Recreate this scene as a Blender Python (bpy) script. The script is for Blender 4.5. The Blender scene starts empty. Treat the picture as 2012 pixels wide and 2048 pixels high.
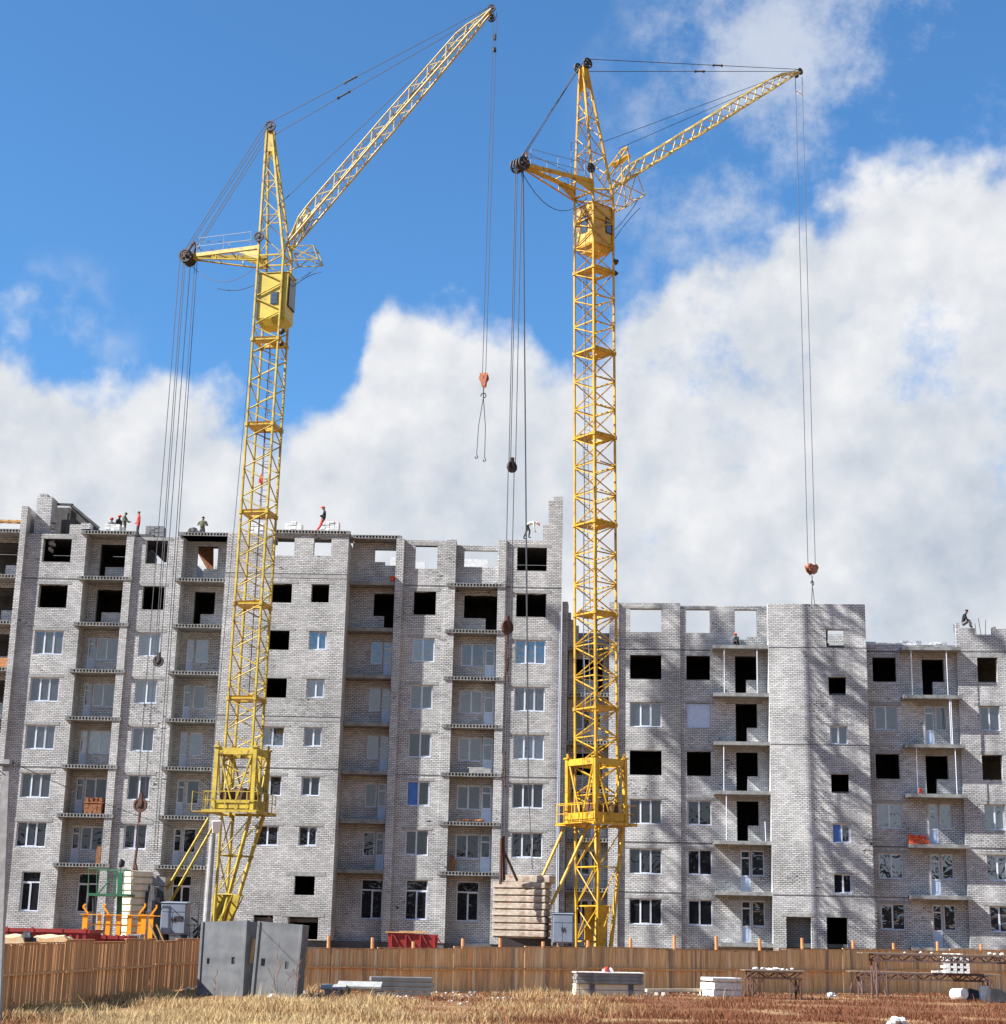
import bpy, bmesh, math, random
from mathutils import Vector, Matrix
import numpy as np
random.seed(7); rng=np.random.default_rng(5)
C=bpy.context.scene.collection
S=bpy.context.scene
# ------------------------------------------------------------------ camera
HC=2.5; PI_=0.250; RO=0.0229; F=3300.0
Fw=Vector((0,math.cos(PI_),math.sin(PI_))); U0=Vector((0,-math.sin(PI_),math.cos(PI_))); R0=Vector((1,0,0))
cr,sr=math.cos(RO),math.sin(RO)
Rv=R0*cr+U0*sr; Uv=-R0*sr+U0*cr
cam=bpy.data.cameras.new('camera'); co=bpy.data.objects.new('camera',cam); C.objects.link(co)
m=Matrix.Identity(4)
for i in range(3):
    m[i][0]=Rv[i]; m[i][1]=Uv[i]; m[i][2]=-Fw[i]
m[2][3]=HC
co.matrix_world=m
cam.sensor_fit='HORIZONTAL'; cam.sensor_width=36; cam.lens=36*F/2012; cam.clip_end=3000; cam.clip_start=.5
S.camera=co
def ray(px,py):
    return Fw+Rv*((px-1006)/F)-Uv*((py-1024)/F)
O=Vector((0,0,HC))
def atY(px,py,Y):
    d=ray(px,py); return O+d*(Y/d.y)
def gnd(px,py,z=0.0):
    d=ray(px,py); return O+d*((z-HC)/d.z)
def hit(M,px,py,axis=1,off=0.0):
    """meet the view ray with the plane local[axis]=off of frame M, in M's coordinates"""
    I=M.inverted(); o=I@O; d=I.to_3x3()@ray(px,py)
    t=(off-o[axis])/d[axis]; return o+d*t
# ------------------------------------------------------------------ sun, sky, exposure
toSun=Vector((-2.65,-0.87,2.35)).normalized()
sun_el=math.asin(toSun.z); sun_az=math.atan2(toSun.x,toSun.y)
sl=bpy.data.lights.new('sun','SUN'); sl.energy=5.0; sl.angle=math.radians(.53); sl.color=(1,.975,.94)
so=bpy.data.objects.new('sun',sl); C.objects.link(so); so.rotation_euler=toSun.to_track_quat('Z','Y').to_euler()
S.view_settings.view_transform='Standard'; S.view_settings.look='None'; S.view_settings.gamma=1
S.view_settings.exposure=1.30
W=bpy.data.worlds.new('World'); S.world=W; W.use_nodes=True
def build_sky():
    nt=W.node_tree; N=nt.nodes; L=nt.links; N.clear()
    def nd(t,**k):
        n=N.new(t)
        for a,b in k.items(): setattr(n,a,b)
        return n
    def mth(op,a,b=None,c=None,clamp=False):
        n=nd('ShaderNodeMath',operation=op); n.use_clamp=clamp
        for i,v in enumerate((a,b,c)):
            if v is None: continue
            if hasattr(v,'is_linked') or hasattr(v,'links'): L.new(v,n.inputs[i])
            else: n.inputs[i].default_value=v
        return n.outputs[0]
    def sstep(v,lo,hi):
        n=nd('ShaderNodeMapRange',interpolation_type='SMOOTHSTEP'); L.new(v,n.inputs['Value'])
        n.inputs['From Min'].default_value=lo; n.inputs['From Max'].default_value=hi
        return n.outputs['Result']
    tc=nd('ShaderNodeTexCoord'); sep=nd('ShaderNodeSeparateXYZ'); L.new(tc.outputs['Generated'],sep.inputs[0])
    x,y,z=sep.outputs
    az=mth('MULTIPLY',mth('ARCTAN2',x,y),57.2958)
    el=mth('MULTIPLY',mth('ARCSINE',z),57.2958)
    # cloud bank: its upper limit, as elevation against azimuth
    pts=[(0,690),(60,725),(150,745),(260,765),(330,745),(420,775),(520,800),(620,790),(680,785),(712,745),(738,680),(768,620),(815,590),(880,592),(960,612),(1060,650),(1120,690),(1170,690),(1220,650),(1280,600),(1350,550),(1430,510),(1540,470),(1620,400),(1720,365),(1850,340),(2012,300)]
    cu=nd('ShaderNodeFloatCurve'); cv=cu.mapping.curves[0]
    P=[]
    for px,py in pts:
        d=ray(px,py).normalized(); P.append((math.degrees(math.atan2(d.x,d.y)),math.degrees(math.asin(d.z))))
    P=[(-180,22),(-60,18),(-30,20)]+P+[(30,32),(60,30),(180,22)]
    AZ=lambda a:(a+30)/60
    P=[(AZ(a),e/50) for a,e in P if -30<=a<=30]
    while len(cv.points)<len(P): cv.points.new(.5,.5)
    for p,q in zip(cv.points,P): p.location=q
    for p in cv.points: p.handle_type='AUTO_CLAMPED'
    cu.mapping.extend='HORIZONTAL'; cu.mapping.update()
    L.new(mth('MULTIPLY_ADD',az,1/60,.5),cu.inputs['Value'])
    bound=mth('MULTIPLY',cu.outputs[0],50)
    # beyond the view the bank sinks to a low belt round the horizon
    bound=mth('SUBTRACT',bound,mth('MULTIPLY',sstep(mth('ABSOLUTE',az),24,45),10))
    def noise(scale,detail=8,rough=.55,off=(0,0,0),dist=0):
        mp=nd('ShaderNodeMapping'); L.new(tc.outputs['Generated'],mp.inputs[0]); mp.inputs['Location'].default_value=off
        n=nd('ShaderNodeTexNoise'); L.new(mp.outputs[0],n.inputs['Vector'])
        n.inputs['Scale'].default_value=scale; n.inputs['Detail'].default_value=detail; n.inputs['Roughness'].default_value=rough
        n.inputs['Distortion'].default_value=dist
        return n.outputs[0]
    n1=noise(13,12,.54); 
    n2=noise(5.5,6,.5,(3,1,0))
    n1c=mth('SUBTRACT',n1,.5)
    into=mth('ADD',mth('SUBTRACT',bound,el),mth('MULTIPLY',n1c,7.5))
    into=mth('ADD',into,mth('MULTIPLY',mth('SUBTRACT',n2,.5),2.0))
    d1=sstep(into,-.5,.9)
    # thin high veils on the right
    n3=noise(11,11,.66,(1.2,4,2)); n4=noise(4,4,.5,(7,2,5))
    m1=mth('MULTIPLY',sstep(az,1.5,7.5),sstep(el,14,19))
    veil=mth('MULTIPLY',sstep(mth('ADD',n3,mth('MULTIPLY',mth('SUBTRACT',n4,.5),.9)),.50,.76),m1)
    veil=mth('MULTIPLY',veil,.62)
    # wisp at far left
    m2=mth('MULTIPLY',sstep(az,-12.5,-16.5),mth('MULTIPLY',sstep(el,16.5,18.5),sstep(el,22.5,20.5)))
    wisp=mth('MULTIPLY',sstep(n1,.44,.64),mth('MULTIPLY',m2,.8))
    gap=mth('MULTIPLY',mth('MULTIPLY',sstep(n3,.53,.72),sstep(az,1.0,5.0)),mth('MULTIPLY',sstep(el,8.5,12),.55))
    d1=mth('MULTIPLY',d1,mth('SUBTRACT',1.0,gap))
    den=mth('MAXIMUM',d1,mth('MAXIMUM',veil,wisp),clamp=True)
    # relief: the density towards the sun against the density here
    sh=toSun*0.020
    n1s=noise(13,6,.54,(sh.x,sh.y,sh.z))
    relief=mth('MULTIPLY_ADD',mth('SUBTRACT',n1,n1s),1.9,.66)
    n5=noise(7,5,.5,(9,3,1)); 
    relief=mth('ADD',relief,mth('MULTIPLY',mth('SUBTRACT',n5,.52),1.15))
    relief=mth('ADD',relief,mth('MULTIPLY_ADD',sstep(el,9,27),.34,-.08),clamp=True)
    mixc=nd('ShaderNodeMix',data_type='RGBA'); L.new(relief,mixc.inputs[0])
    mixc.inputs[6].default_value=(.47,.55,.67,1); mixc.inputs[7].default_value=(.95,.96,.98,1)
    sk=nd('ShaderNodeTexSky',sky_type='NISHITA'); sk.sun_disc=False; sk.sun_elevation=sun_el; sk.sun_rotation=sun_az%(2*math.pi)
    sk.altitude=150; sk.air_density=1.0; sk.dust_density=.35; sk.ozone_density=2.2
    tint=nd('ShaderNodeMix',data_type='RGBA',blend_type='MULTIPLY'); tint.inputs[0].default_value=1
    L.new(sk.outputs[0],tint.inputs[6]); tint.inputs[7].default_value=SKY_T
    # clouds are given in the picture's own units, the sky in its physical ones
    cs=nd('ShaderNodeVectorMath',operation='SCALE'); L.new(mixc.outputs[2],cs.inputs[0]); cs.inputs[3].default_value=CLOUD
    mx=nd('ShaderNodeMix',data_type='RGBA'); L.new(den,mx.inputs[0]); L.new(tint.outputs[2],mx.inputs[6]); L.new(cs.outputs[0],mx.inputs[7])
    bg=nd('ShaderNodeBackground'); bg.inputs[1].default_value=SKY_S; L.new(mx.outputs[2],bg.inputs[0])
    out=nd('ShaderNodeOutputWorld'); L.new(bg.outputs[0],out.inputs[0])
SKY_S=.0435; CLOUD=8.8; SKY_T=(.86,1.48,1.90,1)
build_sky()
# ------------------------------------------------------------------ materials
def newmat(name):
    m=bpy.data.materials.new(name); m.use_nodes=True; nt=m.node_tree; b=nt.nodes['Principled BSDF']; return m,nt,b
def _n(nt,t,**k):
    n=nt.nodes.new(t)
    for a,c in k.items(): setattr(n,a,c)
    return n
def noisemat(name,c1,c2,scale=3,rough=.8,metal=0,bump=0,c3=None,detail=6,lo=.35,hi=.65,spot=(.62,.72),sscale=2.3,stretch=(1,1,1),spec=.5):
    """two tones by noise, a third in blotches"""
    m,nt,b=newmat(name); L=nt.links
    tc=_n(nt,'ShaderNodeTexCoord'); mp=_n(nt,'ShaderNodeMapping'); mp.inputs['Scale'].default_value=stretch
    L.new(tc.outputs['Object'],mp.inputs[0])
    n=_n(nt,'ShaderNodeTexNoise'); n.inputs['Scale'].default_value=scale; n.inputs['Detail'].default_value=detail; L.new(mp.outputs[0],n.inputs['Vector'])
    r=_n(nt,'ShaderNodeMapRange'); r.inputs['From Min'].default_value=lo; r.inputs['From Max'].default_value=hi; L.new(n.outputs[0],r.inputs['Value'])
    mx=_n(nt,'ShaderNodeMix',data_type='RGBA'); L.new(r.outputs[0],mx.inputs[0]); mx.inputs[6].default_value=(*c1,1); mx.inputs[7].default_value=(*c2,1)
    out=mx.outputs[2]
    if c3:
        n2=_n(nt,'ShaderNodeTexNoise'); n2.inputs['Scale'].default_value=sscale; n2.inputs['Detail'].default_value=9; n2.inputs['Roughness'].default_value=.65; L.new(mp.outputs[0],n2.inputs['Vector'])
        r2=_n(nt,'ShaderNodeMapRange'); r2.inputs['From Min'].default_value=spot[0]; r2.inputs['From Max'].default_value=spot[1]; L.new(n2.outputs[0],r2.inputs['Value'])
        m2=_n(nt,'ShaderNodeMix',data_type='RGBA'); L.new(r2.outputs[0],m2.inputs[0]); L.new(out,m2.inputs[6]); m2.inputs[7].default_value=(*c3,1); out=m2.outputs[2]
    L.new(out,b.inputs['Base Color']); b.inputs['Roughness'].default_value=rough; b.inputs['Metallic'].default_value=metal
    b.inputs['Specular IOR Level'].default_value=spec
    if bump:
        bp=_n(nt,'ShaderNodeBump'); bp.inputs['Strength'].default_value=bump; bp.inputs['Distance'].default_value=.03; L.new(n.outputs[0],bp.inputs['Height']); L.new(bp.outputs[0],b.inputs['Normal'])
    return m
def brickmat(name,c1,c2,mortar,bw=.262,rh=.104,ms=.011,dirt=1.0):
    m,nt,b=newmat(name); L=nt.links
    tc=_n(nt,'ShaderNodeTexCoord'); sp=_n(nt,'ShaderNodeSeparateXYZ'); L.new(tc.outputs['Object'],sp.inputs[0])
    ad=_n(nt,'ShaderNodeMath',operation='ADD'); L.new(sp.outputs[0],ad.inputs[0]); L.new(sp.outputs[1],ad.inputs[1])
    cb=_n(nt,'ShaderNodeCombineXYZ'); L.new(ad.outputs[0],cb.inputs[0]); L.new(sp.outputs[2],cb.inputs[1])
    # slightly uneven courses
    dn=_n(nt,'ShaderNodeTexNoise'); dn.inputs['Scale'].default_value=3.0; dn.inputs['Detail'].default_value=3; L.new(cb.outputs[0],dn.inputs['Vector'])
    sc=_n(nt,'ShaderNodeVectorMath',operation='MULTIPLY_ADD'); L.new(dn.outputs[1],sc.inputs[0]); sc.inputs[1].default_value=(.03,.022,0); L.new(cb.outputs[0],sc.inputs[2])
    br=_n(nt,'ShaderNodeTexBrick'); L.new(sc.outputs[0],br.inputs['Vector'])
    br.inputs['Scale'].default_value=1; br.inputs['Brick Width'].default_value=bw; br.inputs['Row Height'].default_value=rh
    br.inputs['Mortar Smooth'].default_value=.25; br.inputs['Bias'].default_value=0
    br.inputs['Color1'].default_value=(*c1,1); br.inputs['Color2'].default_value=(*c2,1); br.inputs['Mortar'].default_value=(*mortar,1)
    # mortar missing in patches: wide dark joints
    pn=_n(nt,'ShaderNodeTexNoise'); pn.inputs['Scale'].default_value=.55; pn.inputs['Detail'].default_value=5; pn.inputs['Roughness'].default_value=.6; L.new(cb.outputs[0],pn.inputs['Vector'])
    pr=_n(nt,'ShaderNodeMapRange'); pr.inputs['From Min'].default_value=.40; pr.inputs['From Max'].default_value=.68; pr.inputs['To Min'].default_value=ms*.75; pr.inputs['To Max'].default_value=ms*1.75
    L.new(pn.outputs[0],pr.inputs['Value']); L.new(pr.outputs[0],br.inputs['Mortar Size'])
    # black chips along the courses
    mp=_n(nt,'ShaderNodeMapping'); mp.inputs['Scale'].default_value=(3.2,8.5,1); L.new(cb.outputs[0],mp.inputs[0])
    cn=_n(nt,'ShaderNodeTexNoise'); cn.inputs['Scale'].default_value=1; cn.inputs['Detail'].default_value=4; cn.inputs['Roughness'].default_value=.7; L.new(mp.outputs[0],cn.inputs['Vector'])
    pk=_n(nt,'ShaderNodeTexNoise'); pk.inputs['Scale'].default_value=.42; pk.inputs['Detail'].default_value=4; L.new(cb.outputs[0],pk.inputs['Vector'])
    add=_n(nt,'ShaderNodeMath',operation='MULTIPLY_ADD'); L.new(pk.outputs[0],add.inputs[0]); add.inputs[1].default_value=.55; L.new(cn.outputs[0],add.inputs[2])
    cr_=_n(nt,'ShaderNodeMapRange'); cr_.inputs['From Min'].default_value=.92; cr_.inputs['From Max'].default_value=.98; L.new(add.outputs[0],cr_.inputs['Value'])
    m2=_n(nt,'ShaderNodeMix',data_type='RGBA'); L.new(cr_.outputs[0],m2.inputs[0]); L.new(br.outputs[0],m2.inputs[6]); m2.inputs[7].default_value=(.035,.033,.032,1)
    # broad staining
    sn=_n(nt,'ShaderNodeTexNoise'); sn.inputs['Scale'].default_value=.35; sn.inputs['Detail'].default_value=6; L.new(tc.outputs['Object'],sn.inputs['Vector'])
    sr_=_n(nt,'ShaderNodeMapRange'); sr_.inputs['From Min'].default_value=.3; sr_.inputs['From Max'].default_value=.7; sr_.inputs['To Min'].default_value=1-.30*dirt; sr_.inputs['To Max'].default_value=1.06; L.new(sn.outputs[0],sr_.inputs['Value'])
    m3=_n(nt,'ShaderNodeVectorMath',operation='SCALE'); L.new(m2.outputs[2],m3.inputs[0]); L.new(sr_.outputs[0],m3.inputs[3])
    L.new(m3.outputs[0],b.inputs['Base Color']); b.inputs['Roughness'].default_value=.9; b.inputs['Specular IOR Level'].default_value=.2
    return m
def glassmat(name,tint,warp=.0,w=.5,rough=.02):
    m,nt,b=newmat(name); L=nt.links
    b.inputs['Base Color'].default_value=(*tint,1); b.inputs['Roughness'].default_value=.6; b.inputs['Specular IOR Level'].default_value=.05
    g=_n(nt,'ShaderNodeBsdfGlossy'); g.inputs['Roughness'].default_value=rough; g.inputs['Color'].default_value=(.86,.94,1,1)
    mx=_n(nt,'ShaderNodeMixShader'); mx.inputs[0].default_value=w
    L.new(b.outputs[0],mx.inputs[1]); L.new(g.outputs[0],mx.inputs[2]); L.new(mx.outputs[0],nt.nodes['Material Output'].inputs[0])
    tc=_n(nt,'ShaderNodeTexCoord'); n=_n(nt,'ShaderNodeTexNoise'); n.inputs['Scale'].default_value=1.6; n.inputs['Detail'].default_value=2; n.inputs['Distortion'].default_value=1.2
    L.new(tc.outputs['Object'],n.inputs['Vector'])
    bp=_n(nt,'ShaderNodeBump'); bp.inputs['Strength'].default_value=1; bp.inputs['Distance'].default_value=.004+warp; L.new(n.outputs[0],bp.inputs['Height'])
    L.new(bp.outputs[0],g.inputs['Normal'])
    return m
M={}
M['brick']=brickmat('white_brick',(.625,.617,.60),(.435,.43,.418),(.045,.044,.043),ms=.0105)
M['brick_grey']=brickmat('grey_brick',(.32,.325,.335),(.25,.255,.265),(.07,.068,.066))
M['concrete']=noisemat('concrete',(.36,.355,.34),(.26,.255,.245),4,.9,bump=.3,c3=(.16,.155,.15),spot=(.6,.75),spec=.2)
M['slab']=noisemat('slab_concrete',(.27,.27,.26),(.17,.17,.165),3,.9,bump=.3,c3=(.12,.12,.115),spot=(.56,.7),spec=.2)
M['lintel']=noisemat('lintel_concrete',(.34,.34,.325),(.23,.23,.22),5,.9,spec=.2)
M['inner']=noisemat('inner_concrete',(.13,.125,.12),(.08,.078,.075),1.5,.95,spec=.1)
M['plinth']=noisemat('plinth_concrete',(.12,.125,.13),(.08,.083,.088),2,.9,spec=.2)
M['pvc']=noisemat('white_plastic',(.62,.65,.72),(.56,.59,.66),3,.35)
M['film']=noisemat('bluish_film',(.42,.50,.64),(.50,.57,.70),6,.3,sscale=5)
M['glass']=glassmat('window_glass',(.022,.03,.042),.001,.16)
M['glass2']=glassmat('bluish_window_glass',(.02,.035,.06),.002,.23)
M['glass3']=glassmat('dim_window_glass',(.02,.024,.03),.002,.10)
M['glassw']=glassmat('wavy_window_glass',(.03,.03,.035),.010,.24)
M['glassb']=glassmat('dark_reflection_glass',(.010,.011,.014),.003,.08)  # darkened reflection set into the glass itself, mainly for the lower storeys
M['blue']=noisemat('blue_panel',(.03,.12,.38),(.05,.15,.44),3,.4)
M['yl']=noisemat('lemon_crane_paint',(.47,.345,.03),(.34,.24,.028),1.5,.5,c3=(.16,.07,.025),spot=(.54,.66),sscale=3.0)
M['yr']=noisemat('golden_crane_paint',(.58,.345,.012),(.44,.24,.012),1.5,.5,c3=(.17,.065,.02),spot=(.55,.67),sscale=3.0)
M['jibl']=noisemat('pale_worn_paint',(.50,.40,.17),(.42,.31,.08),2,.55,c3=(.25,.14,.06),spot=(.56,.68),sscale=3)
M['jibr']=noisemat('faded_golden_paint',(.58,.44,.14),(.50,.34,.06),2,.55,c3=(.22,.11,.04),spot=(.56,.68),sscale=3)
M['rust']=noisemat('rusty_steel',(.11,.045,.025),(.055,.03,.022),6,.85,c3=(.04,.025,.02),sscale=5)
M['dark']=noisemat('dark_steel',(.035,.03,.03),(.06,.04,.035),5,.6,metal=.3)
M['rope']=noisemat('wire_rope',(.035,.037,.045),(.05,.05,.055),8,.6)
M['plank']=None
def woodmat(name,cols,width=.14,axis=0,dark=(.10,.06,.035)):
    """upright boards of uneven tone"""
    m,nt,b=newmat(name); L=nt.links
    tc=_n(nt,'ShaderNodeTexCoord'); sp=_n(nt,'ShaderNodeSeparateXYZ'); L.new(tc.outputs['Object'],sp.inputs[0])
    mp=_n(nt,'ShaderNodeMapping'); mp.inputs['Scale'].default_value=(14,14,.9) if axis==0 else (.9,14,14); L.new(tc.outputs['Object'],mp.inputs[0])
    n=_n(nt,'ShaderNodeTexNoise'); n.inputs['Scale'].default_value=1; n.inputs['Detail'].default_value=6; L.new(mp.outputs[0],n.inputs['Vector'])
    at=_n(nt,'ShaderNodeAttribute',attribute_name='tone')
    ra=_n(nt,'ShaderNodeValToRGB'); L.new(at.outputs['Fac'],ra.inputs[0]); e=ra.color_ramp.elements
    e[0].position=0; e[0].color=(*cols[0],1); e[1].position=1; e[1].color=(*cols[-1],1)
    for i,c in enumerate(cols[1:-1]):
        q=e.new((i+1)/(len(cols)-1)); q.color=(*c,1)
    r=_n(nt,'ShaderNodeMapRange'); r.inputs['From Min'].default_value=.3; r.inputs['From Max'].default_value=.7; r.inputs['To Min'].default_value=.62; r.inputs['To Max'].default_value=1.2; L.new(n.outputs[0],r.inputs['Value'])
    s=_n(nt,'ShaderNodeVectorMath',operation='SCALE'); L.new(ra.outputs[0],s.inputs[0]); L.new(r.outputs[0],s.inputs[3])
    L.new(s.outputs[0],b.inputs['Base Color']); b.inputs['Roughness'].default_value=.8; b.inputs['Specular IOR Level'].default_value=.25
    return m
M['wood']=woodmat('fence_wood',[(.34,.24,.16),(.58,.35,.17),(.76,.48,.23),(.68,.36,.15),(.80,.57,.33)])
M['woodl']=woodmat('brown_fence_wood',[(.50,.26,.12),(.62,.34,.16),(.56,.29,.13),(.68,.38,.18),(.54,.30,.14)])
M['timber']=noisemat('fresh_timber',(.60,.36,.13),(.45,.25,.09),5,.8,stretch=(1,1,1))
M['oldwood']=noisemat('old_wood',(.26,.19,.13),(.16,.12,.09),5,.9)
M['post']=noisemat('post_timber',(.58,.26,.10),(.46,.19,.07),6,.8)
M['orange']=noisemat('orange_paint',(.86,.36,.015),(.78,.29,.01),3,.45,c3=(.5,.16,.02),spot=(.66,.76))
M['green']=noisemat('green_paint',(.02,.15,.07),(.03,.11,.055),3,.5,c3=(.06,.06,.04),spot=(.62,.75))
M['red']=noisemat('dark_red_paint',(.30,.022,.018),(.22,.02,.018),3,.55,c3=(.12,.03,.02),spot=(.6,.75))
M['cabinet']=noisemat('grey_blue_paint',(.20,.235,.29),(.16,.19,.235),2,.5,c3=(.10,.09,.09),spot=(.62,.75))
M['ballast']=noisemat('ballast_concrete',(.47,.40,.32),(.31,.26,.20),3.5,.9,bump=.15,c3=(.22,.11,.055),spot=(.50,.68),sscale=2.6,stretch=(1,1,1.4),spec=.2)
M['cream']=noisemat('cream_concrete',(.72,.64,.48),(.60,.52,.38),3,.9,bump=.4,c3=(.35,.28,.2),spot=(.6,.75),spec=.2)
M['panel']=noisemat('panel_concrete',(.185,.19,.192),(.13,.135,.14),2.0,.9,bump=.2,c3=(.14,.14,.145),spot=(.58,.72),sscale=1.5,spec=.2)
M['pale']=noisemat('pale_brick_blocks',(.78,.77,.74),(.62,.61,.58),5,.9,bump=.4,c3=(.3,.29,.28),spot=(.6,.7),sscale=6,spec=.2)
M['scaf']=noisemat('scaffold_steel',(.15,.085,.07),(.09,.055,.05),6,.75)
M['orangeb']=noisemat('orange_ribbon',(.85,.12,.02),(.62,.07,.015),14,.7,c3=(.12,.02,.01),spot=(.5,.6),sscale=14)
M['redplastic']=noisemat('red_plastic',(.75,.05,.02),(.55,.03,.02),4,.4)
M['brownbrick']=noisemat('brown_brick',(.36,.15,.06),(.24,.09,.04),9,.9,c3=(.10,.05,.03),spot=(.5,.6),sscale=8)
M['tarp']=noisemat('yellowish_tarp',(.62,.55,.36),(.55,.44,.25),2,.5,c3=(.60,.36,.18),spot=(.52,.62),sscale=1.4)
M['rubble']=noisemat('rubble',(.52,.50,.46),(.34,.32,.29),6,.9)
M['white']=noisemat('white_enamel',(.85,.85,.85),(.8,.8,.8),2,.3)
M['black']=noisemat('black_stuff',(.015,.015,.018),(.03,.03,.034),4,.7)
M['green_bag']=noisemat('green_plastic',(.25,.6,.3),(.5,.8,.5),9,.4)
M['cabyl']=noisemat('lemon_cab_paint',(.52,.40,.04),(.42,.32,.035),2,.45,c3=(.16,.08,.03),spot=(.58,.70))
M['cabyr']=noisemat('rusty_golden_cab_paint',(.62,.38,.05),(.52,.30,.05),2,.45,c3=(.35,.14,.05),spot=(.50,.66))
M['decky']=noisemat('deck_paint',(.66,.40,.03),(.52,.30,.025),2,.5,c3=(.2,.09,.03),spot=(.55,.68))
def plain(name,c,rough=.8):
    return noisemat(name,c,tuple(v*.75 for v in c),9,rough)
for k,c in dict(skin=(.45,.24,.16),c_black=(.02,.02,.024),c_red=(.50,.03,.025),c_navy=(.03,.04,.09),c_white=(.7,.68,.62),c_grey=(.22,.21,.2),c_camo=(.12,.12,.07),helmet=(.80,.10,.03),hairdark=(.02,.015,.012)).items():
    M[k]=plain(k+'_cloth' if k[:2]=='c_' else k,c)
# ------------------------------------------------------------------ mesh helpers
class MB:
    def __init__(s): s.v=[];s.f=[];s.mi=[];s.m=0;s.t=[];s.tone=.5
    def add(s,vs,fs):
        o=len(s.v); s.v+= [tuple(v) for v in vs]; s.f+=[tuple(i+o for i in f) for f in fs]; s.mi+=[s.m]*len(fs); s.t+=[s.tone]*len(fs)
    def box(s,a,b):
        x0,y0,z0=a;x1,y1,z1=b
        if x0>x1:x0,x1=x1,x0
        if y0>y1:y0,y1=y1,y0
        if z0>z1:z0,z1=z1,z0
        s.add([(x0,y0,z0),(x1,y0,z0),(x1,y1,z0),(x0,y1,z0),(x0,y0,z1),(x1,y0,z1),(x1,y1,z1),(x0,y1,z1)],
              [(0,3,2,1),(4,5,6,7),(0,1,5,4),(1,2,6,5),(2,3,7,6),(3,0,4,7)])
    def hexa(s,p):  # 8 points, bottom 4 then top 4
        s.add(p,[(0,3,2,1),(4,5,6,7),(0,1,5,4),(1,2,6,5),(2,3,7,6),(3,0,4,7)])
    def bar(s,a,b,w,h=None,n=4,up=None):
        a=Vector(a);b=Vector(b);d=(b-a)
        if d.length<1e-6:return
        d.normalize()
        up=Vector(up) if up else (Vector((0,0,1)) if abs(d.z)<.9 else Vector((0,1,0)))
        x=d.cross(up).normalized(); y=x.cross(d).normalized()
        if n==4:
            h=h or w
            o=[(-.5,-.5),(.5,-.5),(.5,.5),(-.5,.5)]; ring=[x*(p*w)+y*(q*h) for p,q in o]
        else: ring=[x*(math.cos(2*math.pi*i/n)*w/2)+y*(math.sin(2*math.pi*i/n)*w/2) for i in range(n)]
        vs=[a+r for r in ring]+[b+r for r in ring]
        fs=[(i,(i+1)%n,(i+1)%n+n,i+n) for i in range(n)]+[tuple(range(n-1,-1,-1)),tuple(range(n,2*n))]
        s.add(vs,fs)
    def tube(s,pts,w,n=5):
        for a,b in zip(pts[:-1],pts[1:]): s.bar(a,b,w,n=n)
    def cyl(s,c,axis,r,h,n=20,r2=None):
        c=Vector(c);d=Vector(axis).normalized(); up=Vector((0,0,1)) if abs(d.z)<.9 else Vector((1,0,0))
        x=d.cross(up).normalized(); y=x.cross(d).normalized(); r2=r if r2 is None else r2
        vs=[c-d*h/2+(x*math.cos(2*math.pi*i/n)+y*math.sin(2*math.pi*i/n))*r for i in range(n)]+[c+d*h/2+(x*math.cos(2*math.pi*i/n)+y*math.sin(2*math.pi*i/n))*r2 for i in range(n)]
        s.add(vs,[(i,(i+1)%n,(i+1)%n+n,i+n) for i in range(n)]+[tuple(range(n-1,-1,-1)),tuple(range(n,2*n))])
    def ring(s,c,axis,r,w,t,n=20):
        c=Vector(c);d=Vector(axis).normalized(); up=Vector((0,0,1)) if abs(d.z)<.9 else Vector((1,0,0))
        x=d.cross(up).normalized(); y=x.cross(d).normalized(); vs=[];fs=[]
        for i in range(n):
            e=x*math.cos(2*math.pi*i/n)+y*math.sin(2*math.pi*i/n)
            vs+=[c+e*r-d*w/2,c+e*r+d*w/2,c+e*(r-t)+d*w/2,c+e*(r-t)-d*w/2]
        for i in range(n):
            j=(i+1)%n
            for k in range(4): fs.append((4*i+k,4*j+k,4*j+(k+1)%4,4*i+(k+1)%4))
        s.add(vs,fs)
    def prism(s,poly,y0,y1):   # poly in (x,z)
        n=len(poly); vs=[(x,y0,z) for x,z in poly]+[(x,y1,z) for x,z in poly]
        s.add(vs,[(i,(i+1)%n,(i+1)%n+n,i+n) for i in range(n)]+[tuple(range(n-1,-1,-1)),tuple(range(n,2*n))])
    def blob(s,c,r,sq=1,n=7,jit=.25):
        c=Vector(c); vs=[];fs=[];k=4
        for i in range(k+1):
            th=math.pi*i/k
            for j in range(n):
                ph=2*math.pi*j/n; q=r*(1+random.uniform(-jit,jit)); vs.append(c+Vector((q*math.sin(th)*math.cos(ph),q*math.sin(th)*math.sin(ph),q*sq*math.cos(th))))
        for i in range(k):
            for j in range(n):
                fs.append((i*n+j,i*n+(j+1)%n,(i+1)*n+(j+1)%n,(i+1)*n+j))
        s.add(vs,fs)
    def build(s,name,mats,parent=None,smooth=False,bevel=0,recalc=True):
        me=bpy.data.meshes.new(name); me.from_pydata(s.v,[],s.f)
        if not isinstance(mats,(list,tuple)): mats=[mats]
        for q in mats: me.materials.append(q)
        me.polygons.foreach_set('material_index',s.mi)
        at=me.attributes.new('tone','FLOAT','FACE'); at.data.foreach_set('value',s.t)
        if recalc:
            bm=bmesh.new(); bm.from_mesh(me); bmesh.ops.recalc_face_normals(bm,faces=bm.faces); bm.to_mesh(me); bm.free()
        if smooth: me.polygons.foreach_set('use_smooth',[True]*len(me.polygons))
        me.update()
        o=bpy.data.objects.new(name,me); C.objects.link(o)
        if parent: o.parent=parent
        if bevel:
            b=o.modifiers.new('edge','BEVEL'); b.width=bevel; b.segments=1; b.limit_method='ANGLE'
        return o
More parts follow.
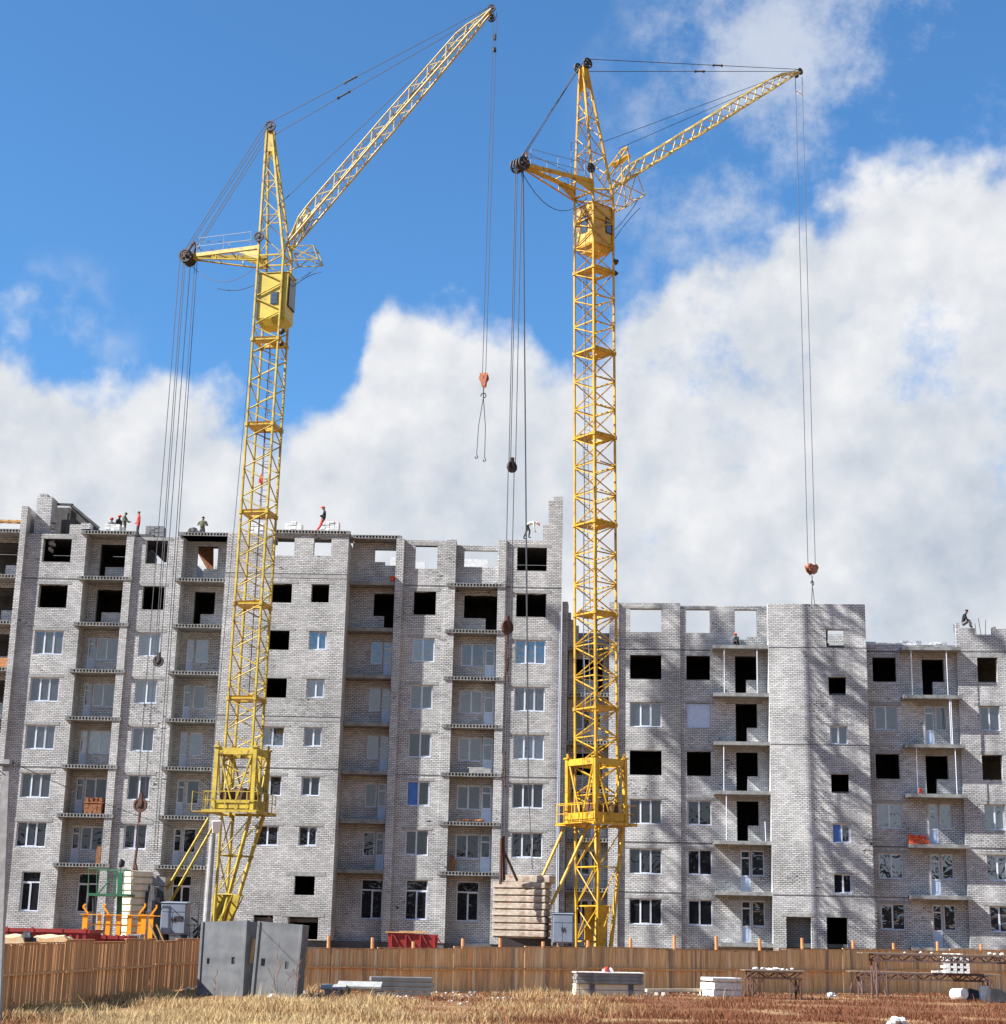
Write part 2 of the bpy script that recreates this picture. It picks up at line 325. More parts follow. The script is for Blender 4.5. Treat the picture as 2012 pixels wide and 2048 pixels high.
def empty(name,loc=(0,0,0),rz=0,M_=None):
    o=bpy.data.objects.new(name,None); C.objects.link(o); o.empty_display_size=.3
    if M_ is not None: o.matrix_world=M_
    else: o.location=loc; o.rotation_euler=(0,0,rz)
    return o
def tag(o,label=None,cat=None,group=None,kind=None):
    if label:o['label']=label
    if cat:o['category']=cat
    if group:o['group']=group
    if kind:o['kind']=kind
    return o
# ------------------------------------------------------------------ ground
def ground():
    b=MB(); n=8
    b.add([(-1500,-1500,0),(1500,-1500,0),(1500,1500,0),(-1500,1500,0)],[(0,1,2,3)])
    m,nt,bs=newmat('earth'); L=nt.links
    tc=_n(nt,'ShaderNodeTexCoord')
    n1=_n(nt,'ShaderNodeTexNoise'); n1.inputs['Scale'].default_value=.22; n1.inputs['Detail'].default_value=8; L.new(tc.outputs['Object'],n1.inputs['Vector'])
    n2=_n(nt,'ShaderNodeTexNoise'); n2.inputs['Scale'].default_value=6; n2.inputs['Detail'].default_value=8; L.new(tc.outputs['Object'],n2.inputs['Vector'])
    r=_n(nt,'ShaderNodeValToRGB'); e=r.color_ramp.elements; e[0].position=.40; e[0].color=(.16,.07,.035,1); e[1].position=.62; e[1].color=(.34,.22,.11,1); L.new(n1.outputs[0],r.inputs[0])
    r2=_n(nt,'ShaderNodeMapRange'); r2.inputs['From Min'].default_value=.3; r2.inputs['From Max'].default_value=.7; r2.inputs['To Min'].default_value=.45; r2.inputs['To Max'].default_value=1.3; L.new(n2.outputs[0],r2.inputs['Value'])
    s=_n(nt,'ShaderNodeVectorMath',operation='SCALE'); L.new(r.outputs[0],s.inputs[0]); L.new(r2.outputs[0],s.inputs[3]); L.new(s.outputs[0],bs.inputs['Base Color']); bs.inputs['Roughness'].default_value=1; bs.inputs['Specular IOR Level'].default_value=.1
    tag(b.build('ground',m),kind='structure')
ground()
exec_parts=[]
# ------------------------------------------------------------------ buildings
def frame(D,yaw): return Matrix.Translation((0,D,0))@Matrix.Rotation(-yaw,4,'Z')
FL=frame(96.45,.0191); FR=frame(97.3,.0853)
def grid_wall(b,x0,x1,z0,z1,y0,y1,holes):
    """a wall with real openings, y0 = outer face, y1 = inner face"""
    xs=sorted({x0,x1,*[min(max(h[i],x0),x1) for h in holes for i in (0,1)]}); zs=sorted({z0,z1,*[min(max(h[i],z0),z1) for h in holes for i in (2,3)]})
    def full(i,j):
        if i<0 or j<0 or i>=len(xs)-1 or j>=len(zs)-1: return False
        cx=(xs[i]+xs[i+1])/2; cz=(zs[j]+zs[j+1])/2
        return not any(h[0]<cx<h[1] and h[2]<cz<h[3] for h in holes)
    for i in range(len(xs)-1):
        for j in range(len(zs)-1):
            if not full(i,j): continue
            a,c,p,q=xs[i],xs[i+1],zs[j],zs[j+1]
            b.add([(a,y0,p),(c,y0,p),(c,y0,q),(a,y0,q)],[(0,1,2,3)])
            b.add([(a,y1,p),(c,y1,p),(c,y1,q),(a,y1,q)],[(3,2,1,0)])
            if not full(i-1,j): b.add([(a,y0,p),(a,y0,q),(a,y1,q),(a,y1,p)],[(0,1,2,3)][:1])
            if not full(i+1,j): b.add([(c,y0,p),(c,y1,p),(c,y1,q),(c,y0,q)],[(0,1,2,3)])
            if not full(i,j-1): b.add([(a,y0,p),(a,y1,p),(c,y1,p),(c,y0,p)],[(0,1,2,3)])
            if not full(i,j+1): b.add([(a,y0,q),(c,y0,q),(c,y1,q),(a,y1,q)],[(0,1,2,3)])
def window(par,x0,x1,z0,z1,y,n=2,transom=None,glass='glass',frame_m='pvc',panes=None):
    """a plastic window set in the opening; child panes"""
    t=.055; b=MB(); g=MB()
    b.box((x0,y,z0),(x1,y+.07,z0+t));b.box((x0,y,z1-t),(x1,y+.07,z1));b.box((x0,y,z0+t),(x0+t,y+.07,z1-t));b.box((x1-t,y,z0+t),(x1,y+.07,z1-t))
    zt=z1-t
    if transom:
        zt=z1-transom; b.box((x0+t,y,zt-.04),(x1-t,y+.07,zt+.04)); zt-=.04
    for i in range(1,n):
        xc=x0+(x1-x0)*i/n; b.box((xc-.03,y-.005,z0+t),(xc+.03,y+.065,zt))
    # sashes: one of the panes sits in a frame of its own
    if n>1:
        k=1 if n==3 else random.choice((0,1)); xa=x0+(x1-x0)*k/n+(.03 if k else t); xb=x0+(x1-x0)*(k+1)/n-(.03 if k<n-1 else t)
        s=.03
        b.box((xa,y-.012,z0+t),(xa+s,y+.05,zt)); b.box((xb-s,y-.012,z0+t),(xb,y+.05,zt)); b.box((xa+s,y-.012,z0+t),(xb-s,y+.05,z0+t+s)); b.box((xa+s,y-.012,zt-s),(xb-s,y+.05,zt))
    b.box((x0-.04,y-.10,z0-.035),(x1+.04,y-.002,z0+.005))   # sill
    f=b.build('window',M[frame_m],par)
    g.box((x0+t*.6,y+.03,z0+t*.6),(x1-t*.6,y+.045,z1-t*.6))
    o=g.build('pane',[M[glass]],f)
    if panes=='half_blue':
        q=MB(); q.box((x0+t,y+.012,z0+t),((x0+x1)/2-.06,y+.026,z1-t)); q.build('blue_sheet',M['blue'],f)
    if panes=='film':
        q=MB(); q.box((x0+.02,y-.03,z0+.02),(x1-.02,y-.016,z1-.02)); q.build('protective_film',M['film'],f)
    return f
def balcony_door(par,x0,x1,z0,z1,y,glass='glass',wx=None,wz=None,left=True,n=1):
    """glazed door with a panelled lower half, joined by a window"""
    t=.075;b=MB();g=MB();p=MB()
    def rect(a,c,d,e):
        b.box((a,y,d),(c,y+.07,d+t));b.box((a,y,e-t),(c,y+.07,e));b.box((a,y,d+t),(a+t,y+.07,e-t));b.box((c-t,y,d+t),(c,y+.07,e-t))
    rect(x0,x1,z0,z1)
    zt=z1-.42; b.box((x0+t,y-.004,zt-.04),(x1-t,y+.066,zt+.04))
    zm=z0+.85; b.box((x0+t,y-.004,zm-.04),(x1-t,y+.066,zm+.04))
    g.box((x0+.04,y+.03,zm),(x1-.04,y+.045,z1-.04))
    f=b.build('balcony_door',M['pvc'],par)
    p.box((x0+t,y+.02,z0+t),(x1-t,y+.05,zm-.04))
    xm=(x0+x1)/2;w=(x1-x0)/2-t-.08
    p.prism([(xm-w+.06,z0+t+.08),(xm+w-.06,z0+t+.08),(xm+w,z0+t+.16),(xm+w,zm-.2),(xm+w-.06,zm-.12),(xm-w+.06,zm-.12),(xm-w,zm-.2),(xm-w,z0+t+.16)],y+.008,y+.02)
    p.build('door_panel',M['film'],f)
    g.build('pane',M[glass],f)
    if wx: window(par,wx[0],wx[1],wz,z1,y,n,glass=glass)
def slab(par,x0,x1,yf,yb,zb,th=.22,hollow=True,name='balcony_slab'):
    """a hollow-core floor plank laid across the bay; its cores open at the front"""
    b=MB()
    if hollow:
        b.box((x0,yf+.25,zb),(x1,yb,zb+th)); b.box((x0,yf,zb),(x1,yf+.248,zb+.035)); b.box((x0,yf,zb+th-.035),(x1,yf+.248,zb+th))
        p=.185; n=int((x1-x0)/p); x=x0
        for i in range(n+1):
            xa=x0+i*(x1-x0)/n; h=.028 if 0<i<n else .05
            xa=min(max(xa,x0+h),x1-h)
            zc=zb+th/2
            # webs flare towards the plates so that the cores read as round
            b.add([(xa-h,yf+.004,zc),(xa-h*2.2,yf+.004,zb+.034),(xa+h*2.2,yf+.004,zb+.034),(xa+h,yf+.004,zc),(xa+h*2.2,yf+.004,zb+th-.034),(xa-h*2.2,yf+.004,zb+th-.034),
                   (xa-h,yf+.249,zc),(xa-h*2.2,yf+.249,zb+.034),(xa+h*2.2,yf+.249,zb+.034),(xa+h,yf+.249,zc),(xa+h*2.2,yf+.249,zb+th-.034),(xa-h*2.2,yf+.249,zb+th-.034)],
                  [(0,1,2,3),(0,3,4,5),(0,6,7,1),(2,8,9,3),(3,9,10,4),(0,5,11,6)])
    else: b.box((x0,yf,zb),(x1,yb,zb+th))
    return b.build(name,M['slab'],par)
def lintel(par,x0,x1,z,y,h=.17,ext=.28,m='lintel'):
    b=MB(); b.box((x0-ext*random.uniform(.7,1.3),y-.012,z),(x1+ext*random.uniform(.7,1.3),y+.12,z+h)); b.build('lintel',M[m],par)
def seam(par,x0,x1,z,y):
    b=MB(); b.box((x0+.01,y-.014,z),(x1-.01,y+.02,z+.05)); b.build('floor_seam',M['plinth'],par)
YB=6.0    # depth of the front rooms
# ============ the tall building on the left
tall=empty('apartment_building',M_=FL)
tag(tall,'tall unfinished white brick apartment block with a stepped corner wall, left of the lower block','building')
def XL(px,py=1288.3,dep=0): return hit(FL,px,py,1,dep).x
def ZL(px,py,dep=0): return hit(FL,px,py,1,dep).z
ZT=lambda r: HC+22.45-(r-1)*2.8
BASE=1.9; TOPL=ZT(1)+.30
def flat_glass(r): return random.choice(('glass','glass','glass2','glass3' if r>4 else 'glass2')) if r<=5 else ('glassb' if r>6 else random.choice(('glass3','glassb')))  # lower rows get glass with its reflection dimmed in the material
def bay_wall(par,x0,x1,z1,dep,cols,th=.38,z0=BASE,mat='brick',top=None,y1=None):
    b=MB(); holes=[(c[0],c[1],c[2],c[3]) for c in cols]
    grid_wall(b,x0,x1,z0,z1,dep,(dep+th) if y1 is None else y1,holes)
    if top:
        for (a,c,d,e) in top: b.box((a,dep,d),(c,dep+th,e))
    return b.build('brick_wall',M[mat],par)
PC=-1.6   # projection of the central block
DR=1.3    # depth of the balcony recesses
# --- bay W1
xa,xb=XL(33),XL(155); w0,w1=XL(67.8),XL(125.5)
def col_holes(w0,w1,rows,h=1.42,ztf=ZT,dz=0): return [(w0,w1,ztf(r)+dz-h,ztf(r)+dz) for r in rows]
g8=(XL(43,1760),XL(80.5,1760),ZT(8)-2.22,ZT(8))
hs=col_holes(w0,w1,range(1,8))
bay_wall(tall,xa,xb,ZT(1)+.32,0,hs+[g8])
for r in range(1,8):
    lintel(tall,w0,w1,ZT(r)+.01,0)
    if r>=3: window(tall,w0,w1,ZT(r)-1.42,ZT(r),.12,3,glass=flat_glass(r))
window(tall,*g8,.12,2,transom=.6,glass='glassb') if False else window(tall,g8[0],g8[1],g8[2],g8[3],.12,2,transom=.6,glass='glassb')
seam(tall,xa,xb,ZT(2)+.33,0); seam(tall,xa,xb,ZT(6)+.33,0)
# --- far left recess and pilaster 0
x00=XL(-125); x01=XL(21)
kb=XL(-20)
def recess(par,x0,x1,dep,rows,plan,zt=ZT,ztop=None,slab_rows=None,yf=-.22,xs0=None,xs1=None,hollow=True,base=BASE,backto=None,left_side=True,right_side=True):
    """back wall of a loggia, with openings by row; plan(r) -> list of (kind,x0,x1,z0,z1)"""
    holes=[];things=[]
    for r in rows:
        for k in plan(r): holes.append(k[1:5]); things.append((r,k))
    bay_wall(par,x0,x1,ztop if ztop else zt(1)+.3,dep,holes,th=.3)
    for r,k in things:
        if k[0]=='door': balcony_door(par,k[1],k[2],k[3],k[4],dep+.1,glass=k[5])
        if k[0]=='win': window(par,k[1],k[2],k[3],k[4],dep+.1,k[6],glass=k[5],transom=(k[7] if len(k)>7 else None))
    for r in (slab_rows or []):
        slab(par,(xs0 if xs0 is not None else x0-.35),(xs1 if xs1 is not None else x1+.35),yf,dep-.003 if dep>0 else .0,zt(r)+.30,hollow=hollow)
def plan_bay(dl,dr,wl,wr,ol,orr,kneel,kneer,openrows,n=2,g=None,side='L',zt=ZT,rows8=True):
    """dl..dr door, wl..wr window, ol..orr raw opening with a knee wall between kneel..kneer"""
    def p(r):
        if r==8: return [('win',g[0],g[1],zt(8)-2.22,zt(8),'glassb',2,.6)] if g else []
        fl=zt(r)-2.28; top=zt(r)-.0
        if r in openrows:
            if kneel<=ol+.01: return [('open',kneer,orr,fl,top),('open',ol,kneer,fl+.88,top)]
            return [('open',ol,kneel,fl,top),('open',kneel,orr,fl+.88,top)]
        gl=flat_glass(r); t=top-.12
        return [('door',dl,dr,fl,t,gl),('win',wl,wr,fl+.78,t,gl,n)]
    return p
# far left
recess(tall,x00,x01,DR,range(1,8),plan_bay(XL(-110),XL(-95),XL(-90),XL(-20),XL(-60),XL(14),XL(-18),XL(14),(1,2,3,4,5)),slab_rows=range(1,8),xs1=XL(30))
b=MB(); b.box((x01,-.32,BASE),(XL(33),DR+.3,ZL(40,1014))); b.build('pilaster',M['brick'],tall)
# bay 2
x20,x21=XL(155),XL(238)
recess(tall,x20,x21,DR,range(1,9),plan_bay(XL(176,dep=DR),XL(191,dep=DR),XL(193,dep=DR),XL(236,dep=DR),XL(185,dep=DR),XL(237,dep=DR),XL(198,dep=DR),XL(237,dep=DR),(1,2),g=(XL(156,1760,DR),XL(198,1760,DR))),slab_rows=range(1,9),xs0=XL(146),xs1=XL(255))
b=MB(); b.box((XL(238),-.17,BASE),(XL(253),DR+.3,ZT(1)+.3)); b.build('pilaster',M['brick'],tall)
# W1 right flank and W3 left
b=MB(); b.box((x20-.38,.38,BASE),(x20,DR+.3,ZT(1)+.32)); b.build('brick_wall',M['brick'],tall)
# W3
xc,xd=XL(253),XL(352); v0,v1=XL(277),XL(321)
hs=col_holes(v0,v1,range(1,8))
bay_wall(tall,xc,xd,ZT(1)+.22,0,hs)
for r in range(1,8):
    lintel(tall,v0,v1,ZT(r)+.01,0)
    if r>=3: window(tall,v0,v1,ZT(r)-1.42,ZT(r),.12,2,glass=flat_glass(r))
b=MB(); b.box((xd-.38,.38,BASE),(xd,DR+.3,ZT(1)+.3)); b.build('brick_wall',M['brick'],tall)
# bay 4
x40,x41=xd,XL(441,dep=PC)+.0
recess(tall,x40,x41,DR,range(1,9),plan_bay(XL(374,dep=DR),XL(389,dep=DR),XL(393,dep=DR),XL(417,dep=DR),XL(382,dep=DR),XL(424,dep=DR),XL(397,dep=DR),XL(424,dep=DR),(1,2),n=1,g=(XL(345,1760,DR),XL(383,1760,DR))),slab_rows=range(1,9),xs0=XL(343),xs1=x41-.003)
slab(tall,XL(350),x41-.003,-.25,3.2,ZT(1)+.3,name='roof_slab')
b=MB(); b.prism([(XL(391,1090,3),ZL(391,1084,3)),(XL(426,1090,3),ZL(426,1084,3)),(XL(426,1140,3),ZL(426,1143,3)),(XL(417,1140,3),ZL(417,1143,3)),(XL(391,1100,3),ZL(391,1098,3))],3,3.2); b.build('interior_wall',M['brownbrick'],tall)
# C block
c0,c1=XL(441,dep=PC),XL(687.6,dep=PC)
CZ=lambda r: ZT(r)-.02
h1=XL(533,dep=PC),XL(578,dep=PC); h2=XL(617.4,dep=PC),XL(653,dep=PC)
hs=[]
for r in range(1,8):
    hs+= [(h1[0],h1[1],CZ(r)-1.12,CZ(r)),(h2[0],h2[1],CZ(r)-1.08,CZ(r))]
zz=lambda py,px=600:ZL(px,py,PC)
ex=[(XL(589.6,1752,PC),XL(629.8,1752,PC),zz(1790),zz(1752)),(XL(507,1835,PC),XL(546,1835,PC),BASE+.1,zz(1832)),(XL(575,1860,PC),XL(635.5,1860,PC),BASE-.0+.02,zz(1834))]
bay_wall(tall,c0,c1,ZL(600,1068,PC),PC,hs+ex)
for r in range(1,8):
    for k,h in enumerate((h1,h2)):
        lintel(tall,h[0],h[1],CZ(r)+.01,PC,h=.14)
        if r>=5 or (k==1 and r>=3): window(tall,h[0],h[1],CZ(r)-(1.12,1.08)[k],CZ(r),PC+.12,2,glass=flat_glass(r) if r!=6 or k else 'glassb')
for e in ex: lintel(tall,e[0],e[1],e[3]+.01,PC,h=.24,ext=.45)
for r in (2,5): 
    b=MB(); b.box((c0+.02,PC-.010,ZT(r)+.34),(c1-.02,PC+.02,ZT(r)+.56 if r==2 else ZT(r)+.5)); b.build('floor_beam',M['concrete'],tall); seam(tall,c0,c1,ZT(r)+.57,PC)
seam(tall,c0,c1,ZT(6)+.4,PC)
for xx in (c0,c1-.38):
    b=MB(); b.box((xx,PC+.38,BASE),(xx+.38,DR+.3,ZL(600,1068,PC)-.24)); b.build('brick_wall',M['brick'],tall)
slab(tall,XL(546,1066,PC),c1+.05,PC-.1,.6,ZL(600,1068,PC)+.005,name='roof_slab')
slab(tall,c0,XL(546,1066,PC)-.02,PC+.3,.6,ZL(600,1068,PC)-.2,hollow=False,name='roof_slab')
# recess D
d0,d1=c1,XL(786)
RD=.8
recess(tall,d0,d1,RD,range(2,9),plan_bay(XL(767.6,dep=RD),XL(784,dep=RD),XL(742.7,dep=RD),XL(765,dep=RD),XL(744,dep=RD),XL(785,dep=RD),XL(744,dep=RD),XL(766,dep=RD),(2,),n=1,g=(XL(723,1760,RD),XL(767,1760,RD))),ztop=ZT(2)+.5,slab_rows=range(2,9),xs0=c1+.004,xs1=XL(800),hollow=False)
b=MB(); grid_wall(b,d0,d1,ZT(2)+.5,ZL(750,1086,RD),RD,RD+.3,[(XL(750,1100,RD),d1,ZL(760,1124,RD),ZL(760,1099,RD)),(XL(771,1100,RD),d1,ZL(771,1131,RD),ZL(771,1120,RD))]); b.build('brick_wall',M['brick'],tall)
slab(tall,c1+.06,XL(803,1073),-.25,1.6,ZL(750,1079),name='roof_slab')
b=MB(); b.box((XL(786),-.30,BASE),(XL(802),RD+.3,ZL(795,1079))); b.build('pilaster',M['brick'],tall)
# WD
f0,f1=XL(802),XL(889); w0,w1=XL(824.1),XL(869)
hs=col_holes(w0,w1,range(1,8)); g8=(XL(811,1780),XL(855,1780),ZT(8)-2.22,ZT(8))
bay_wall(tall,f0,f1,ZL(850,1081),0,hs+[g8])
for r in range(1,8):
    lintel(tall,w0,w1,ZT(r)+.01,0)
    if r>=3: window(tall,w0,w1,ZT(r)-1.42,ZT(r),.12,2,glass=flat_glass(r) if r!=6 else 'glassb',panes='half_blue' if r==6 else None)
window(tall,*g8[:2],g8[2],g8[3],.12,2,transom=.6,glass='glassb'); lintel(tall,g8[0],g8[1],ZT(8)+.01,0)
seam(tall,f0,f1,ZT(2)+.33,0); seam(tall,f0,f1,ZT(6)+.33,0)
b=MB(); b.box((XL(889),-.15,BASE),(XL(907),.9+.3,ZL(898,1080))); b.build('pilaster',M['brick'],tall)
# recess E
e0,e1=XL(907),XL(993); RE=.9
recess(tall,e0,e1,RE,range(2,9),plan_bay(XL(970.7,dep=RE),XL(990.4,dep=RE),XL(922,dep=RE),XL(968,dep=RE),XL(926,dep=RE),XL(992.5,dep=RE),XL(926,dep=RE),XL(970,dep=RE),(2,),n=2,g=(XL(913,1780,RE),XL(958,1780,RE))),ztop=ZT(2)+.5,slab_rows=range(2,9),xs0=XL(891),xs1=XL(1008))
b=MB(); grid_wall(b,e0,e1,ZT(2)+.5,ZL(950,1091,RE-.5),RE-.5,RE-.2,[(XL(929,1100,RE-.5),XL(995,1100,RE-.5),ZL(960,1134,RE-.5),ZL(960,1101,RE-.5))]); b.build('brick_wall',M['brick'],tall)
b=MB(); b.box((XL(993),-.15,BASE),(XL(1010),RE+.3,ZL(1000,1081))); b.build('pilaster',M['brick'],tall)
# WE2
k0,k1=XL(1010),XL(1122); w0,w1=XL(1031),XL(1091)
hs=col_holes(w0,w1,range(1,8))
zt_=ZL(1100,1082)
tops=[(XL(1086,1060),XL(1097,1060),zt_,ZL(1090,1050)),(XL(1097,1030),XL(1106,1030),zt_,ZL(1097,1002)),(XL(1106,1030),XL(1126,1030),zt_,ZL(1106,993))]
bay_wall(tall,k0,k1,zt_,0,hs,top=tops)
for r in range(1,8):
    lintel(tall,w0,w1,ZT(r)+.01,0)
    if r>=3: window(tall,w0,w1,ZT(r)-1.42,ZT(r),.12,3,glass=flat_glass(r) if r!=6 else 'glassb')
seam(tall,k0,k1,ZT(2)+.33,0); seam(tall,k0,k1,ZT(6)+.33,0)
b=MB(); b.box((k1-.38,.38,BASE),(k1,13,zt_)); b.box((XL(1106,1030),.38,zt_+.003),(XL(1126,1030),9,ZL(1106,996))); b.build('side_wall',M['brick'],tall)
# fin tower at the far left roof
y_=.0
fx=lambda px,py=1040:XL(px,py)
b=MB(); b.box((fx(66),0.38,ZT(1)+.3),(fx(97),1.6,ZL(80,990))); b.box((fx(70),0.4,ZL(80,990)+.003),(fx(86),1.5,ZL(80,984)));
for i in range(6): b.box((fx(97)+.003,.5,ZL(90,1058)+i*.36-1.2),(fx(97)+.12+.1*(i%2),1.2,ZL(90,1058)+i*.36-1.0))
b.build('brick_pier',M['brick'],tall)
b=MB()
pp=[XL(98,1060,2),XL(98,1060,2),XL(146,1030,2),XL(202,1062,2),XL(202,1062,2)]; pz=[ZT(1)+.32,ZL(98,1014,2),ZL(146,1016,2),ZL(202,1062,2),ZT(1)+.32]
b.prism(list(zip(pp,pz)),2,2.3)
for k,(a,c) in enumerate(((1,2),(2,3))):
    e=b.__class__; b.bar((pp[a],1.5+.0*k,pz[a]+.07),(pp[c]+(.1 if k==0 else 0),1.5,pz[c]+.07),1.2 if False else .12,.14)
b.bar((pp[2]-.25,1.9,ZT(1)+.32),(pp[2]-.25,1.9,pz[2]),.10); b.bar((pp[2],1.5,pz[2]+.02),(pp[2],2.2,pz[2]+.02),.14)
b.build('stair_penthouse',M['inner'],tall)
b=MB(); b.box((fx(140,1050),-.0,ZT(1)+.33),(fx(172,1050),.38,ZL(150,1049))); b.box((fx(163,1050),-.12,ZT(1)+.63),(fx(182,1050),.5,ZL(170,1047)))
b.build('brick_parapet',M['brick'],tall)
# interiors: floors, cross walls, rear wall
L0,L1=XL(-125),XL(1122)-.4
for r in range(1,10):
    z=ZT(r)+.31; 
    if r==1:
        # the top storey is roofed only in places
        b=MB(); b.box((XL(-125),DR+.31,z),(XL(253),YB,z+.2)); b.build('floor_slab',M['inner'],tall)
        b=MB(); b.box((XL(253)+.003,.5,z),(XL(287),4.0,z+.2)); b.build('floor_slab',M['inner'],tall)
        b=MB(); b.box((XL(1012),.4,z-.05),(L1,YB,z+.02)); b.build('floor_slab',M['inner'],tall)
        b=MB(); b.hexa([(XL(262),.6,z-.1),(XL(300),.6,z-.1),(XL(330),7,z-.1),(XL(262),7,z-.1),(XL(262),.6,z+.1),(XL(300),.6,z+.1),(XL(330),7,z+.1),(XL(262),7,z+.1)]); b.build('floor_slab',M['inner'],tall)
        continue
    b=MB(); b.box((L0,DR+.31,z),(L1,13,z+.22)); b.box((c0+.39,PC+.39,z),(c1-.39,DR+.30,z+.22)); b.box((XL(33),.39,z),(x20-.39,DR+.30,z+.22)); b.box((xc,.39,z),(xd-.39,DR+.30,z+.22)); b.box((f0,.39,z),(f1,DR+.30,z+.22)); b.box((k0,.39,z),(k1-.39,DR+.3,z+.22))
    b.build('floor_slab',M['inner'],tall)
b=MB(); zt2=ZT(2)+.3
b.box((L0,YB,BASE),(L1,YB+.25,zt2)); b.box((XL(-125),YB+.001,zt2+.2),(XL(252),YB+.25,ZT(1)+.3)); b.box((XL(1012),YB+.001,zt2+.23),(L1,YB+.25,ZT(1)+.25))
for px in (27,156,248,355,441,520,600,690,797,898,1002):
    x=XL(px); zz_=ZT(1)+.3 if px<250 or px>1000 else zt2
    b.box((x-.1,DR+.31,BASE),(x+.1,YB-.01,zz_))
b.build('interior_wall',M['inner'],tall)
# bits of partition seen through the open top storey
b=MB(); b.box((XL(560),3.0,ZT(2)+.53),(XL(592),3.2,ZT(1)-.55)); b.bar((XL(548,dep=3),3,ZT(1)-1.1),(XL(590,dep=3),3,ZT(1)-.35),.18); b.bar((XL(545,dep=3),3,ZT(1)-.95),(XL(592,dep=3),3,ZT(1)-.85),.12)
b.build('roof_timbers',M['brownbrick'],tall)
for a,c,d,t in ((832,850,4,1123),(925,975,4,1118),(780,792,4,1114),(380,425,5,1130)):
    b=MB(); b.box((XL(a,1130,4),d,ZT(2)+.53),(XL(c,1130,4),d+.3,ZL(a,t,d))); b.build('partition_wall',M['pale'],tall)
b=MB(); b.box((L0,.25,0),(L1+.3,1.2,BASE-.001)); b.box((c0+.1,PC+.15,0),(c1-.1,.24,BASE-.001)); 
for (a,c) in ((XL(238),XL(253)),(XL(786),XL(802)),(XL(889),XL(907)),(XL(993),XL(1010))): b.box((a+.05,-.1,0),(c-.05,.24,BASE-.001))
b.build('plinth',M['plinth'],tall)
b=MB(); z=ZT(2)
b.bar((XL(1121.5,1200),-.06,BASE),(XL(1121.5,1200),-.06,ZL(1121,1225)),.09,n=8); b.build('drainpipe',M['pvc'],tall)
# timber roof frame and brickwork at the left edge
b=MB()
for i in range(9): b.bar((XL(-90+i*16,1035),-.25,ZL(0,1043,0)),(XL(-96+i*16,1030),3.2,ZL(0,1020,0)),.12)
b.bar((XL(-80,1040),-.2,ZL(0,1042)),(XL(46,1040),-.2,ZL(40,1044)),.10); b.bar((XL(-80,1040),1.6,ZL(0,1030)),(XL(46,1040),1.6,ZL(40,1034)),.10)
b.build('roof_timbers',M['timber'],tall)
# ============ the lower building on the right
low=empty('apartment_building',M_=FR)
tag(low,'lower unfinished white brick apartment block with open top-storey windows, right of the tall block','building')
def XR(px,py=1404,dep=0): return hit(FR,px,py,1,dep).x
def ZR(px,py,dep=0): return hit(FR,px,py,1,dep).z
ZQ=lambda r: HC+18.9-(r-1)*2.8
PG=-.12; PI2=-1.4; PK=-.30
TOPR=ZR(1300,1207)
# connecting return wall, steps
b=MB(); n0=XR(1124,1300); b.box((n0,-.25,BASE),(XR(1135,1300),.9,ZR(1130,1205)))
for i,(a,c,t) in enumerate(((1135,1141,1222),(1141,1147,1236),(1147,1157,1248))): b.box((XR(a,1240)+.002,.5,ZR(a,1290)),(XR(c,1240),.9,ZR(a,t)))
b.build('brick_pier',M['brick'],low)
# recess F
p0,p1=XR(1135),XR(1218); RF=.9
GLR=lambda r:'glass' if r in (2,3) else ('glassw' if r>=5 else 'glass')
def planF(r):
    fl=ZQ(r)-2.28;t=ZQ(r)-.1
    if r in (2,4): return [('open',XR(1147,dep=RF),XR(1205,dep=RF),fl+.88,t),('open',XR(1196,dep=RF),XR(1205,dep=RF),fl,fl+.88)]
    return [('win',XR(1150,dep=RF),XR(1182,dep=RF),fl+.78,t,'glassb',2),('door',XR(1184,dep=RF),XR(1203,dep=RF),fl,t,'glassb')]
recess(low,p0,p1,RF,range(2,8),planF,zt=ZQ,ztop=ZQ(2)+.3,slab_rows=range(2,8),xs0=XR(1131),xs1=XR(1233),hollow=True)
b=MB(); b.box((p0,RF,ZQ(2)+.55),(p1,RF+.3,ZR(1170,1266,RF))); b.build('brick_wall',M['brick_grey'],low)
b=MB(); b.box((XR(1218),-.3,BASE),(XR(1237),RF+.3,TOPR)); b.build('pilaster',M['brick'],low)
# G
g0,g1=XR(1237),XR(1361); w0,w1=XR(1259.8,dep=PG),XR(1323,dep=PG)
hs=col_holes(w0,w1,range(1,8),ztf=ZQ)
hs=[(a,c,d,e) for a,c,d,e in hs]
bay_wall(low,g0,g1,TOPR,PG,hs,th=.45)
for r in range(1,8):
    lintel(low,w0,w1,ZQ(r)+.01,PG,h=.13)
    if r in (3,5,6,7): window(low,w0,w1,ZQ(r)-1.42,ZQ(r),PG+.12,3,glass={3:'glass'}.get(r,'glassb'))
for r in (2,6,7): seam(low,g0,g1,ZQ(r)+.33,PG)
